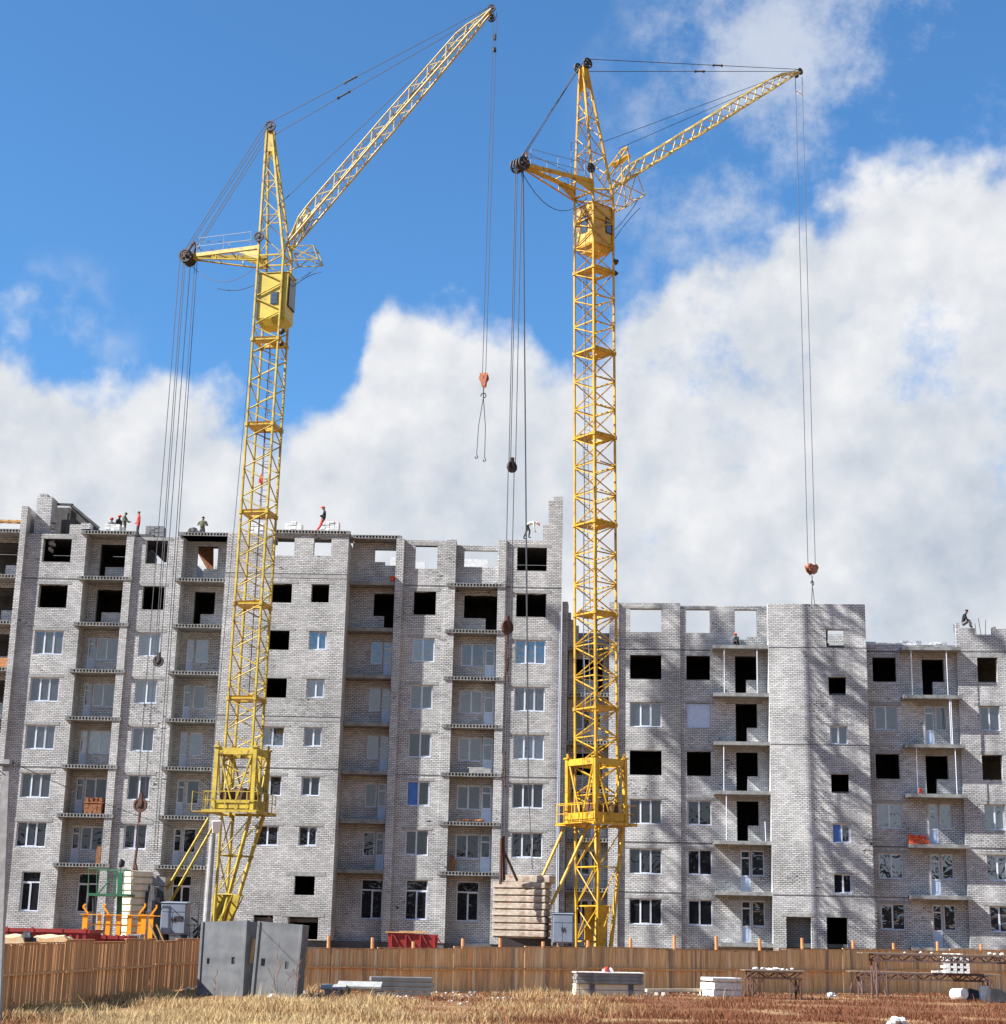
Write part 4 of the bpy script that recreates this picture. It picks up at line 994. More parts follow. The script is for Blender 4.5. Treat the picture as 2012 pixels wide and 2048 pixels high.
    for y_ in(-.30,.30):
        p,q=Vector((ax_+.1,y_,top+.28*(-1 if y_>0 else 1)+.05)),Vector((j1.x-.1,y_*.6,j1.z+.12))
        s1,s2=p.lerp(q,.30+(.04 if y_<0 else 0)),p.lerp(q,.35+(.04 if y_<0 else 0))
        if not L: s1,s2=p.lerp(q,.50+(.06 if y_<0 else 0)),p.lerp(q,.54+(.06 if y_<0 else 0))
        rope([p,q]); b=MB(); b.bar(s1,s2,.10,n=6); b.blob(s1,.09); b.blob(s2,.09); b.build('rope_shackle',M['dark'],root)
    hr=(H(571,407,-.5) if L else H(1206,320,-.5))
    rope([(a*.2,-.1,zh+(top-zh)*.42),(j1.x-.3,-.1,j1.z+.05)]); rope([(tp.x-.4,.12,tp.z-.1),(j1.x-.3,.12,j1.z-.02)])
    # slack cables
    def sag(p,q,s,n=10,w=.03):
        p=Vector(p);q=Vector(q); rope([p.lerp(q,i/n)+Vector((0,0,-s*4*(i/n)*(1-i/n))) for i in range(n+1)],w,'cable')
    sag((tip.x+.1,0,tip.z-.4),(-a-.1,-.4,zr2-.2),1.1 if L else 1.5)
    if L: sag((tip.x+1.9,0,tip.z-2.0),(-a-.2,.3,zr2-1.0),.3)
    sag((q2.x,0,q2.z),(a,.2,q3.z-.9 if L else q3.z-2.2),.35); sag((q2.x+.1,0,q2.z-.6),(a+.2,0,q3.z-1.6 if L else q3.z-3.0),-.2)
    # rope falls from the strut (they hang plumb)
    Mi=CM.inverted(); down=(Mi.to_3x3()@Vector((0,0,-1)))
    def plumb(p,z):    # local point p, world height z
        w=CM@Vector(p); return Mi@Vector((w.x,w.y,z))
    def pulley(p,z,r,name='pulley_block',mat='dark'):
        c=plumb(p,z); b=MB(); b.ring(c,(0,1,0),r,.14,r*.25,18); b.cyl(c,(0,1,0),r*.7,.08,14); b.cyl(c,(0,1,0),r*.25,.24,10)
        b.hexa([c+Vector((-r*.35,-.1,-.1)),c+Vector((r*.35,-.1,-.1)),c+Vector((r*.35,.1,-.1)),c+Vector((-r*.35,.1,-.1)),c+Vector((-.08,-.1,r*1.6)),c+Vector((.08,-.1,r*1.6)),c+Vector((.08,.1,r*1.6)),c+Vector((-.08,.1,r*1.6))] )
        b.build(name,M[mat],root); return c
    wz=lambda px,py: atY(px,py,YC-1).z
    if L:
        T=Vector((tip.x-.38,-.2,tip.z)); T2=Vector((tip.x-.05,.1,tip.z)); T3=Vector((tip.x+.28,.3,tip.z))
        zA=wz(305,1310); zB=wz(283,1605)
        for dx in(-.22,.22): rope([T+Vector((dx*.5+.05,0,0)),plumb(T+Vector((dx+.05,0,0)),zB+.1)])
        c=pulley(T+Vector((.05,0,0)),zB,.38,mat='rust'); 
        b=MB(); b.bar(c+Vector((0,0,-.3)),c+Vector((0,0,-.9)),.16,n=6); b.bar(c+Vector((0,0,-.9)),c+Vector((-.0,0,-2.2)),.05,n=5); b.bar(c+Vector((0,0,-2.2)),c+Vector((-.05,0,-3.0)),.15,n=6); b.bar(c+Vector((-.05,0,-2.9)),c+Vector((-.15,0,-4.9)),.16,n=6); b.bar(c+Vector((-.05,0,-3.0)),c+Vector((.55,0,-4.8)),.17,n=6); b.build('rope_tackle',M['rust'],root)
        for dx in(-.18,.16): rope([T2+Vector((dx,0,0)),plumb(T2+Vector((dx*.6,0,0)),zA+.3)])
        pulley(T2,zA,.30)
        rope([T3,plumb(T3+Vector((.15,0,0)),wz(330,1700))],.028); rope([(-a-.05,-.5,zr2),(-P-.6,-.6,2.4)],.028); rope([T3+Vector((.1,.1,0)),plumb(T3+Vector((.3,.0,0)),wz(340,1700))],.028)
    else:
        T=Vector((tip.x-.35,-.2,tip.z)); T2=Vector((tip.x+.05,0,tip.z)); T3=Vector((tip.x+.35,.2,tip.z))
        zA=wz(1025,961); zB=wz(1023,1273)
        for dx in(-.42,-.3,.05): rope([T2+Vector((dx,0,0)),plumb(T2+Vector((dx,0,0)),zA+.1)])
        pulley(T2+Vector((-.2,0,0)),zA,.32)
        for dx in(-.46,-.04): rope([plumb(T2+Vector((dx,0,0)),zA),plumb(T2+Vector((dx,0,0)),zB)])
        c=pulley(T2+Vector((-.28,0,0)),zB,.38,mat='rust')
        b=MB(); b.bar(c+Vector((0,0,-.3)),c+Vector((0,0,-.85)),.16,n=6)
        for s in(-.16,.10):
            p=c+Vector((s*.6,0,-.8)); z=p.z
            for i in range(9): q=p+Vector((s*.02*i+random.uniform(-.02,.02),0,-.26*i)); b.bar(q,q+Vector((0,0,-.24)),.10 if i in(3,4,5,7) else .045,n=6)
        b.build('chain_sling',M['rust'],root)
        for s in(-.16,.06): rope([c+Vector((s,0,-2.8)),plumb(c+Vector((s,0,0)),wz(1030,1520))],.03)
        b=MB(); p=plumb(c+Vector((.02,0,0)),wz(1030,1515)); 
        for i in range(6): b.bar(p+Vector((random.uniform(-.03,.03),0,-.3*i)),p+Vector((0,0,-.3*i-.28)),.085,n=6)
        b.build('chain_sling',M['rust'],root)
        for s in(-.1,.1): rope([p+Vector((s,0,-1.7)),plumb(c+Vector((s,0,0)),wz(1030,1760))],.035)
        b=MB(); p=plumb(c,wz(1030,1690)); b.bar(p+Vector((-.1,0,.2)),p+Vector((-.12,0,-2.1)),.15,n=6); b.bar(p+Vector((.05,0,.3)),p+Vector((.12,0,-1.9)),.16,n=6); b.bar(p+Vector((.12,0,-.5)),p+Vector((1.0,0,-1.9)),.14,n=6); b.build('rope_tackle',M['rust'],root)
        rope([T3,Vector((tip.x+1.0,.2,wz(1070,1560))) ,Vector((tip.x+1.35,.2,wz(1077,1740)))],.03); rope([T3+Vector((.12,.1,0)),Vector((tip.x+1.15,.3,wz(1070,1560)))],.028)
        rope([(-a-.1,-.3,zr2),(-P-.2,-.3,zb+.3)],.028)
    # hoist rope and hook ---------------------------------------------------------
    hk=(972,758) if L else (1631,1137)
    J=Vector((j1.x+.1,0,j1.z-.2)); zhk=(CM@J); zh_=atY(hk[0],hk[1],zhk.y).z
    if L:
        for s in(-.09,.09): rope([J+Vector((s+.1,0,0)),plumb(J+Vector((s,0,0)),zh_+.3)],.03)
        b=MB(); c=J+Vector((.12,0,-1.4)); b.bar(c,c+Vector((0,0,-.35)),.16,n=6); b.blob(c+Vector((0,0,-1.0)),.14); b.build('limit_weight',M['dark'],root)
    else:
        for s in(-.36,.36): rope([J+Vector((s-.1,0,0)),plumb(J+Vector((s,0,0)),zh_+.25)],.03)
        b=MB(); c=J+Vector((-.1,0,-1.3)); b.bar(c+Vector((-.4,0,0)),c+Vector((.4,0,-.05)),.05,n=4); b.bar(c+Vector((-.15,0,-.1)),c+Vector((.15,0,.1)),.14,n=6); b.build('limit_weight',M['white'],root)
    c=plumb(J,zh_)
    hb=MB()
    if L:
        for s in(-1,1): hb.hexa([c+Vector((-.10,s*.14-.03,-.45)),c+Vector((.10,s*.14-.03,-.45)),c+Vector((.10,s*.14+.03,-.45)),c+Vector((-.10,s*.14+.03,-.45)),c+Vector((-.22,s*.14-.03,.3)),c+Vector((.22,s*.14-.03,.3)),c+Vector((.22,s*.14+.03,.3)),c+Vector((-.22,s*.14+.03,.3))])
        hb.cyl(c+Vector((0,0,.05)),(0,1,0),.27,.18,16)
    else:
        for s in(-1,1): hb.prism([(c.x-.50,c.z+.10),(c.x-.30,c.z+.28),(c.x,c.z+.20),(c.x+.32,c.z+.30),(c.x+.50,c.z+.12),(c.x+.30,c.z-.25),(c.x,c.z-.42),(c.x-.36,c.z-.22)],c.y+s*.14-.03,c.y+s*.14+.03)
        hb.cyl(c+Vector((-.28,0,.08)),(0,1,0),.2,.18,16); hb.cyl(c+Vector((.28,0,.08)),(0,1,0),.2,.18,16)
    blk=hb.build('hook_block',M['brownred'],root)
    b=MB(); z0=-.45
    pts=[c+Vector((.0,0,z0)),c+Vector((0,0,z0-.35))]+[c+Vector((.14*math.sin(u),0,z0-.5-.14*math.cos(u)+.0)) for u in [math.pi*i/5 for i in range(9)]]
    b.tube(pts,.06,6); b.build('hook',M['dark'],blk)
    if L:
        for s in(-1,1):
            b=MB(); p=c+Vector((0,0,z0-.6)); q=c+Vector((s*.16-.05,s*.3,-4.4)); b.tube([p,p.lerp(q,.5)+Vector((s*.08,0,0)),q],.035,4); b.tube([q,q+Vector((.08,0,-.15)),q+Vector((-.05,0,-.22)),q+Vector((-.08,0,-.1))],.05,5); b.build('sling',M['rope'],root)
    else:
        for s in(-1,1):
            b=MB(); p=c+Vector((0,0,z0-.6)); q=c+Vector((s*.15,s*.3,-2.9)); b.tube([p,q],.035,4); b.build('sling',M['rope'],root)
    if L:
        b=MB(); z=Z(958); b.prism([(-.1,z-.25),(.15,z-.3),(.1,z+.05),(.02,z+.3),(-.06,z)],-.1,-.06); b.build('warning_flag',M['redplastic'],root)
    b=MB(); b.tube([(.1,.0,levels[1]),(.0,.05,levels[-2])],.045,5); b.build('power_cable',M['rope'],root)
    return root,CM
M['brownred']=noisemat('worn_red_paint',(.46,.14,.05),(.30,.09,.045),5,.6,c3=(.05,.03,.03),spot=(.52,.62),sscale=6)
craneL,CML=make_crane('L'); craneR,CMR=make_crane('R')

# ------------------------------------------------------------------ counterweights, cabinets, things behind the fence
def placed(name,px,py,Y,rz=0,z=None):
    p=atY(px,py,Y); return empty(name,(p.x,Y,p.z if z is None else z),rz)
def S_(px,Y,py=1880): return atY(px,py,Y)
ORD=['topmost','second','third','fourth','fifth','sixth','seventh','eighth','ninth','tenth']
def slabstack(x,y,z0,rz,w,d,hs,mat,labels,group,name='ballast_block',gap=.06,jit=.03):
    z=z0; n=len(hs)
    for i,h in enumerate(hs):
        b=MB(); e=.05
        nx=8; 
        # rough cast block, its inset core shaped to leave a shadow slot below
        b.box((-w/2+.07,-d/2+.07,0),(w/2-.07,d/2-.07,gap))
        k0,k1=random.uniform(-.015,.015),random.uniform(-.015,.015)
        b.hexa([(-w/2,-d/2,gap+.001),(w/2,-d/2,gap+.001),(w/2,d/2,gap+.001),(-w/2,d/2,gap+.001),(-w/2+k0,-d/2+k1,h-.001),(w/2+k1,-d/2+k1,h-.001),(w/2+k1,d/2,h-.001),(-w/2+k0,d/2,h-.001)])
        o=b.build(name,M[mat],bevel=.025); o.location=(x+random.uniform(-jit,jit),y,z); o.rotation_euler=(0,0,rz+random.uniform(-.01,.01))
        tag(o,labels(n-1-i,n),'concrete block',group); z+=h
    return z
# right crane ballast: ten wide blocks, the topmost shorter
c=atY(1043,1876,86.6); zt_=atY(1035,1765,86.6).z
h=(zt_-c.z)/8
mid=math.radians(-13)
lab=lambda k,n: f"{ORD[k+1]} concrete ballast block from the top of the rusty striped stack at the right crane"
slabstack(c.x,86.9,c.z,mid,2.72,1.6,[h]*8,'ballast',lab,'ballast blocks at the right crane')
p=atY(1050,1764,86.6)
b=MB(); b.box((-.9,-.75,0),(1.45,.75,.36)); o=b.build('ballast_block',M['ballast'],bevel=.03); o.location=(p.x,86.9,c.z+8*h+.002); o.rotation_euler=(0,0,mid); tag(o,'topmost and shortest concrete ballast block of the rusty striped stack at the right crane','concrete block','ballast blocks at the right crane')
b=MB(); b.box((-1.3,-.6,0),(1.3,.6,c.z-1.36)); b.box((-2.6,-.2,-.35),(1.6,.2,-.002)); o=b.build('ballast_cradle',M['dark']); o.location=(c.x+.2,86.9,1.355); tag(o,'dark steel ballast frame beneath the stacked blocks at the right crane','steel frame')
# left crane ballast: cream faced blocks and a grey pile
c=atY(262,1868,84.5); zt_=atY(262,1741,84.5).z; h=(zt_-1.4)/15
lab=lambda k,n: f"concrete ballast block in the tall cream and grey stack at the left crane, number {k+1} from the top"
slabstack(c.x+.05,85.0,1.4,math.radians(38),1.15,.95,[(zt_-1.4)/11]*11,'cream',lambda k,n:(f"{ORD[k]} cream concrete ballast block from the top of the stack behind the green steel tower" if k<10 else 'lowest cream concrete ballast block of the stack behind the green steel tower'),'cream ballast blocks at the left crane')
b=MB(); b.box((-1.9,-.25,.6),(1.3,.25,1.38)); b.box((-.6,-.6,0),(.6,.6,.6)); o=b.build('ballast_cradle',M['dark']); o.location=(c.x,85.0,0); tag(o,'dark steel ballast frame under the cream blocks at the left crane','steel frame')
for i,(px,t,n) in enumerate(((283,1745,7),(297,1748,7),(312,1752,8))):
    q=atY(px,1868,86.2); zz=atY(px,t,86.2).z
    b=MB(); z=1.0; hh=(zz-z)/n
    for k in range(n): b.box((-.2+random.uniform(-.05,.05),-.7,z+k*hh),(.26+random.uniform(-.05,.05),.7,z+(k+1)*hh-.05))
    b.build('weight_column',M['brickgreyd' if False else 'concrete']).location=(q.x,86.4+i*.25,0)
    tag(bpy.context.scene.collection.objects[-1] if False else C.objects[-1],['dark grey column of stacked weights touching the cream stack','middle grey column of stacked weights behind the cream stack','outermost grey column of stacked weights beside the slanting yellow struts'][i],'weights','grey weight columns at the left crane')
# black netting hung over the weights
def net():
    q=atY(318,1800,84.3); b=MB(); n=9
    for i in range(n):
        for j in range(n):
            def P_(i,j): 
                u=i/n;v=j/n; return (-.75+1.0*u+.55*v*u,-.1+.12*math.sin(u*9+v*4),3.9-3.2*v-.5*u*u)
            if random.random()<.12: continue
            b.add([P_(i,j),P_(i+1,j),P_(i+1,j+1),P_(i,j+1)],[(0,1,2,3)])
            
    o=b.build('netting',M['black']); o.location=(q.x,84.6,.6); s=o.modifiers.new('thick','SOLIDIFY'); s.thickness=.015
    tag(o,'black netting hanging over the ballast beside the grey cabinet','netting')
net()
# electrical cabinets
def cabinet(px0,px1,pt,pb,Y,label,sign=False,legs=True):
    a=atY(px0,pb,Y); c=atY(px1,pt,Y); w=c.x-a.x; h=c.z-a.z
    r=empty('electrical_cabinet',(a.x,Y,0)); tag(r,label,'cabinet')
    b=MB(); b.box((0,0,a.z),(w,1.1,c.z-.06)); b.hexa([(-.05,-.06,c.z-.055),(w+.05,-.06,c.z-.055),(w+.05,1.15,c.z-.055),(-.05,1.15,c.z-.055),(-.02,-.04,c.z),(w+.02,-.04,c.z),(w+.02,1.1,c.z+.05),(-.02,1.1,c.z+.05)]); b.build('housing',M['cabinet'],r,bevel=.02)
    hh=c.z-.3
    for i,(u0,u1) in enumerate(((.04,.47),(.50,.96))):
        b=MB(); b.box((w*u0,-.035,a.z+.06),(w*u1,-.003,hh-.2)); d=b.build('door',M['cabinet'],r,bevel=.01)
        b=MB(); b.box((w*(u1-.05 if i==0 else u0+.03),-.07,(a.z+hh)/2),(w*(u1-.02 if i==0 else u0+.06),-.036,(a.z+hh)/2+.2)); b.build('handle',M['dark'],d)
    b=MB(); b.box((w*.04,-.03,hh-.16),(w*.96,-.003,c.z-.1)); b.build('door',M['cabinet'],r,bevel=.01)
    if sign:
        b=MB(); b.box((w*.55,-.045,hh-.62),(w*.9,-.037,hh-.36)); s=b.build('warning_plate',M['black'],r)
    b=MB(); b.box((.05,.05,0),(.2,1.0,a.z-.003)); b.box((w-.2,.05,0),(w-.05,1.0,a.z-.003)); b.build('stand',M['dark'],r)
cabinet(319,374,1805,1868,83.5,'grey blue steel cabinet with double doors and a small plate, beside the left crane',sign=True)
cabinet(1105,1147,1827,1886,85.8,'plain grey steel cabinet next to the ballast stack at the right crane')
# site hoarding: dark beams and cable clutter beside the cabinet
b=MB(); q=atY(392,1850,84)
for i in range(16): b.bar((random.uniform(-.4,.5),random.uniform(-.3,.3),1.2+random.uniform(0,1.6)),(random.uniform(-.4,.5),random.uniform(-.3,.3),1.2+random.uniform(0,1.7)),.09,n=5)
for i in range(5): b.bar((-.45+i*.22,-.35,.2),(-.45+i*.22,-.35,2.6),.03,n=4)
b.bar((-.5,-.35,1.9),(.5,-.35,1.9),.03); b.bar((-.5,-.35,2.55),(.5,-.35,2.55),.03)
o=b.build('cable_heap',M['black']); o.location=(q.x,84,0); tag(o,'tangle of black cables behind a low railing, between grey cabinet and left crane foot','cables')
# ------------------------------------------------------------------ fences
def fence(pts,tops,mat,label,panels=8,bw=.145,post_out=True,postx=None):
    """boards nailed to rails; pts are ground points along the foot"""
    A,B=Vector(pts[0]),Vector(pts[-1]); u=(B-A); Ltot=u.length; u.normalize(); nrm=Vector((u.y,-u.x,0))
    if nrm.y>0: nrm=-nrm
    r=empty('plank_fence',tuple(A),math.atan2(u.y,u.x)); tag(r,label,'fence')
    edges=[0]; 
    for i in range(1,panels): edges.append(Ltot*(i+random.uniform(-.12,.12))/panels)
    edges.append(Ltot)
    def top(t): return tops[0]+(tops[1]-tops[0])*t/Ltot
    for i in range(panels):
        b=MB(); x=edges[i]+.01; dz=random.uniform(-.07,.06); yy=0
        while x<edges[i+1]-.02:
            w=random.choice((bw*.6,bw,bw,bw*1.2)); w=min(w,edges[i+1]-x)
            b.tone=min(1,max(0,random.gauss(.55,.28))); y0=random.uniform(-.012,.012)
            b.box((x,y0,random.uniform(.0,.06)),(x+w-random.choice((.003,.006,.012)),y0+.022,top(x)+dz+random.uniform(-.03,.025))); x+=w
        b.build('board_panel',M[mat],r)
        b=MB(); b.tone=.75; zz=top(edges[i])*.52+random.uniform(-.04,.04)
        b.box((edges[i]+.02,-.10,zz),(edges[i+1]-.04,-.028,zz+.075)); b.build('rail',M[mat],r)
        b=MB(); b.tone=.2; zz=top(edges[i])+dz; b.box((edges[i],-.035,zz+.014),(edges[i+1]-.01,.06,zz+.05)); b.build('top_rail',M[mat],r)
    return r,u,Ltot
A=gnd(-60,2034); B=gnd(396,1977)
fence([A,B],(1.93,1.97),'woodl','brown plank fence running towards the camera at the left edge',panels=7,bw=.075)
A=gnd(596,1984); Bm=gnd(2100,1990); Bm.z=0
Rf,uf,Lf=fence([A,Bm],(1.78,2.22),'wood','long orange brown plank fence right of the concrete panels, with round posts sticking out',panels=12,bw=.17)
# two lower boards stretch behind the panels
I=Rf.matrix_world if False else None
def on_fence(px):
    # parameter where the ray column px meets the fence plane
    n=Vector((uf.y,-uf.x,0)); d=ray(px,1900); t=(A-O).dot(n)/d.dot(n); P=O+d*t; return (P-A).dot(uf)
for px,py in ((659,1872),(747,1876),(829,1884),(928,1878),(1003,1877),(1089,1884),(1179,1882),(1264,1877),(1352,1872),(1436,1873),(1523,1879),(1608,1877),(1710,1882),(1791,1887),(1879,1884),(1966,1889)):
    x=on_fence(px); n=Vector((uf.y,-uf.x,0)); d=ray(px,py); t=(A-O).dot(n)/d.dot(n); zt=(O+d*t).z+.02
    b=MB(); b.bar((x,.13,0),(x,.13,zt),.15,n=8); b.build('post',M['post'],Rf)
# ------------------------------------------------------------------ concrete wall panels
def wallpanel(p0,p1,tpx,thick,label,face_w,leanx=0,holes=()):
    """p0,p1 ground pixels of the front face corners"""
    a=gnd(*p0); c=gnd(*p1); u=c-a; w=u.length
    r=empty('concrete_wall_panel',tuple(a),math.atan2(u.y,u.x)); tag(r,label,'wall panel','concrete wall panels beside the plank fence')
    return r,w
def zat(px,py,p):   # height of the image point above ground point p
    return atY(px,py,p.y).z
def panel(a,c,h0,h1,th,deep,label,holes,stick,lean):
    u=c-a; w=u.length; r=empty('concrete_wall_unit',tuple(a),math.atan2(u.y,u.x)); tag(r,label,'wall unit','concrete wall units beside the plank fence')
    L_=lean
    def shear(b,back=0):
        b.v=[(x+L_*z/2.6,y+.02*z,z*(h0+(h1-h0)*min(1,max(0,x/w)))/2.6) for (x,y,z) in b.v]; return b
    g=MB(); grid_wall(g,.10,w-.12,0,2.6,.02,th,[tuple(h) for h in holes]); shear(g).build('panel',M['panel'],r)
    for x0,x1 in ((0,.098),(w-.118,w)):
        b=MB(); b.box((x0,-.02,0),(x1,th,2.6)); shear(b).build('edge_rib',M['panel'],r,bevel=.01)
    b=MB(); b.box((w-.14,th+.002,0),(w-.01,deep,2.58)); shear(b).build('side_wall',M['panel'],r)
    b=MB(); b.box((.01,th+.002,0),(.14,deep,2.58)); shear(b).build('side_wall',M['panel'],r)
    b=MB(); b.box((w*.45,th+.002,0),(w*.5,deep*.5,2.2)); shear(b).build('inner_rib',M['panel'],r)
    for s_ in stick:
        b=MB(); b.bar((w+s_[0],min(s_[4],.45),s_[1]),(w+s_[0]+.04,min(s_[4],.45)+.1,s_[2]),s_[3],.05); b.build('wooden_prop',M['timber'],r)
    for x in (w*.3,w*.72):
        b=MB(); b.tube([(x-.05,th/2,h0-.02),(x-.04,th/2,h0+.12),(x,th/2,h0+.17),(x+.04,th/2,h0+.12),(x+.05,th/2,h0-.02)],.022,5); b.build('lifting_loop',M['rust'],r)
a=gnd(393,1990); c=gnd(486,1993); w=(c-a).length; k0=atY(393,1843,a.y).z; k1=atY(486,1841,c.y).z
panel(a,c,k0,k1,.2,1.15,'left of two upright grey concrete units, standing at the end of the brown fence',[(w*.70,w*.77,1.10,1.34),(w*.17,w*.23,1.10,1.30)],[(.06,1.2,2.1,.10,.7)],lean=-.02)
a2=gnd(501,1995); c2=gnd(593,1997.6); w2=(c2-a2).length; k1=atY(506,1842,a2.y).z; k2=atY(604,1850,c2.y).z
panel(a2,c2,k1,k2,.2,1.0,'right of two upright grey concrete units, leaning slightly, with two small square holes',[(w2*.15,w2*.24,1.08,1.34),(w2*.68,w2*.76,1.02,1.28)],[(.18,1.35,1.85,.07,.5),(.16,.8,1.5,.06,1.0)],lean=.10)
# ------------------------------------------------------------------ street lamp and pole
YLP=79.0; p=Vector((atY(413,1850,YLP).x-.04,YLP,0)); t=atY(426,1668,YLP)
r=empty('street_lamp',tuple(p)); tag(r,'grey pole street lamp with a white head, standing in front of the left crane','street lamp')
b=MB(); b.cyl(((t.x-p.x)/2,0,t.z/2),((t.x-p.x),0,t.z),.19,t.z,12,r2=.13); b.build('pole',M['concrete'],r,smooth=False)
b=MB(); q=Vector((t.x-p.x,0,t.z)); b.bar(q+Vector((-.1,0,-.02)),q+Vector((.2,-.1,.12)),.12,n=6); b.build('bracket',M['dark'],r)
b=MB(); e0=atY(427,1667,YLP)-p; e1=atY(435,1643,YLP)-p
b.hexa([e0+Vector((0,-.3,-.02)),e0+Vector((.28,-.25,.05)),e0+Vector((.28,.05,.05)),e0+Vector((0,.0,-.02)),e1+Vector((-.2,-.5,0)),e1+Vector((.24,-.5,.02)),e1+Vector((.26,-.2,.06)),e1+Vector((-.18,-.2,.02))]); b.build('lamp_head',M['white'],r,bevel=.03)
# utility pole
yp=44.0; t=atY(14,1519,yp); bt=atY(-6,1990,yp)
r=empty('utility_pole',(bt.x,yp,0)); tag(r,'square concrete utility pole at the left edge with a short steel crossarm','utility pole')
b=MB(); dx=t.x-bt.x; b.hexa([(-.16,-.12,0),(.16,-.12,0),(.16,.12,0),(-.16,.12,0),(dx-.085,-.08,t.z),(dx+.085,-.08,t.z),(dx+.085,.08,t.z),(dx-.085,.08,t.z)]); b.build('pole',M['concrete'],r)
z=atY(14,1531,yp).z; b=MB(); b.box((dx-.28,-.13,z-.03),(dx+.22,-.083,z+.03)); b.tube([(dx-.25,-.1,z),(dx-.18,-.1,z-.14),(dx-.05,-.1,z-.2)],.02,4); b.build('crossarm',M['dark'],r)
b=MB(); b.cyl((dx-.24,-.1,z+.06),(0,0,1),.03,.1,8); b.cyl((dx+.18,-.1,z+.06),(0,0,1),.03,.1,8); b.build('insulator',M['dark'],r)
def cable(p,q,s,w,label,n=16):
    b=MB(); p=Vector(p);q=Vector(q); b.tube([p.lerp(q,i/n)+Vector((0,0,-s*4*(i/n)*(1-i/n))) for i in range(n+1)],w,4); o=b.build('overhead_wire',M['rope']); tag(o,label,'wire'); return o
P0=Vector((bt.x+dx+.18,yp-.1,z+.08)); P1=Vector((atY(425,1672,YLP).x,YLP,atY(425,1672,YLP).z))
cable(P0,P1,.25,.016,'thin sagging wire from the utility pole at the left edge to the street lamp')
# ------------------------------------------------------------------ green loading tower
def green():
    Y=82.0; g=lambda px,py:atY(px,py,Y); o=g(221,1860); r=empty('steel_tower',(o.x,Y,0)); tag(r,'green painted steel tower with a railed platform, before the cream ballast stack','steel tower')
    def q(px,py,dy=0): v=g(px,py); return (v.x-o.x,dy,v.z)
    b=MB(); b.bar(q(237,1870),q(241,1745),.22,.22); b.bar(q(221,1738,1),q(220,1795,1),.1); b.build('column',M['green'],r)
    b=MB(); b.box((q(185,1790)[0],-.9,q(185,1792)[2]),(q(262,1790)[0],.9,q(185,1787)[2])); b.bar(q(196,1788),q(222,1757),.06); b.bar(q(196,1795,-.9),q(237,1850),.04) if False else None
    b.build('platform',M['green'],r)
    b=MB()
    for px in (185,222,255):
        for dy in(-.85,.85): b.bar(q(px,1789,dy),q(px+1,1740,dy),.05,n=6)
    for dy in(-.85,.85): b.bar(q(186,1739,dy),q(258,1741,dy),.05,n=6)
    b.bar(q(186,1739,-.85),q(186,1739,.85),.05,n=6); b.bar(q(258,1741,-.85),q(258,1741,.85),.05,n=6); b.build('guard_rail',M['green'],r)
    b=MB(); b.bar(q(182,1815,-.8),q(186,1789,-.8),.05); b.bar(q(190,1868,-.4),q(191,1790,-.4),.11,n=6); b.bar(q(183,1850,.7),q(185,1790,.7),.06,n=6); b.build('prop',M['black'],r)
green()
# round floodlight on the tower
q=atY(242,1727,82.2); r=empty('floodlight',tuple(q)); tag(r,'round site floodlight facing left on top of the green tower','floodlight')
b=MB(); b.cyl((0,0,0),(.75,.25,.1),.16,.20,20,r2=.22) if False else b.cyl((.06,0,0),(-.8,-.35,.15),.13,.20,20,r2=.23); b.build('housing',M['black'],r)
b=MB(); b.cyl((-.045,-.047,.02),(-.8,-.35,.15),.205,.01,20); b.build('lens',M['glass'],r)
b=MB(); b.bar((.02,0,-.1),(.0,0,-.45),.05,n=6); b.build('bracket',M['green'],r)
# ------------------------------------------------------------------ orange formwork rack
def rack():
    Y=79.5; g=lambda px,py:atY(px,py,Y); o=g(160,1880); r=empty('formwork_rack',(o.x,Y,0)); tag(r,'bright orange steel rack of upright channels with hooked ends, behind the brown fence','steel rack')
    def q(px,py,dy=0): v=g(px,py); return (v.x-o.x,dy,v.z)
    for i,(x0,x1,pt,dy) in enumerate(((166,176,1828,0),(184,190,1830,1.2),(201,210,1829,1.2),(223,231,1829,1.2),(244,250,1829,1.2),(257,264,1829,0),(266,275,1829,1.2),(283,293,1829,0),(298,307,1829,0))):
        b=MB(); a=q(x0,pt,dy);c=q(x1,pt,dy)
        b.box((a[0],dy,.3),(c[0],dy+.04,a[2])); b.box((a[0],dy+.041,.3),(a[0]+.03,dy+.16,a[2])); b.box((c[0]-.03,dy+.041,.3),(c[0],dy+.16,a[2])); b.build('upright',M['orange'],r)
    b=MB(); a=q(161,1829); c=q(312,1832)
    for dy in (-.05,1.1): b.box((a[0],dy,a[2]-.0),(c[0],dy+.2,a[2]+.035))
    b.box((a[0]+.1,.16,q(0,1846)[2]),(c[0]-.1,.2,q(0,1843)[2])); b.build('cross_beam',M['orange'],r)
    for (x0,y0,x1,y1,dy) in ((176,1827,166,1813,0),(205,1827,195,1812,1.2),(278,1828,290,1812,0),(303,1828,313,1815,0)):
        b=MB(); p0=q(x0,y0,dy+.05);p1=q(x1,y1,dy+.05); b.bar(p0,p1,.13,.08); b.bar(p1,(p1[0]+(.1 if x1<x0 else -.02),p1[1],p1[2]+.12),.07,.08); b.build('hook',M['orange'],r)
    b=MB()
    for px in(180,196,240,258,285,292,300):
        p0=Vector(q(px,1829,.1)); b.tube([p0+Vector((-.06,0,0)),p0+Vector((-.05,0,.1)),p0+Vector((.05,0,.1)),p0+Vector((.06,0,0))],.025,4)
    b.build('lifting_loop',M['rust'],r)
rack()
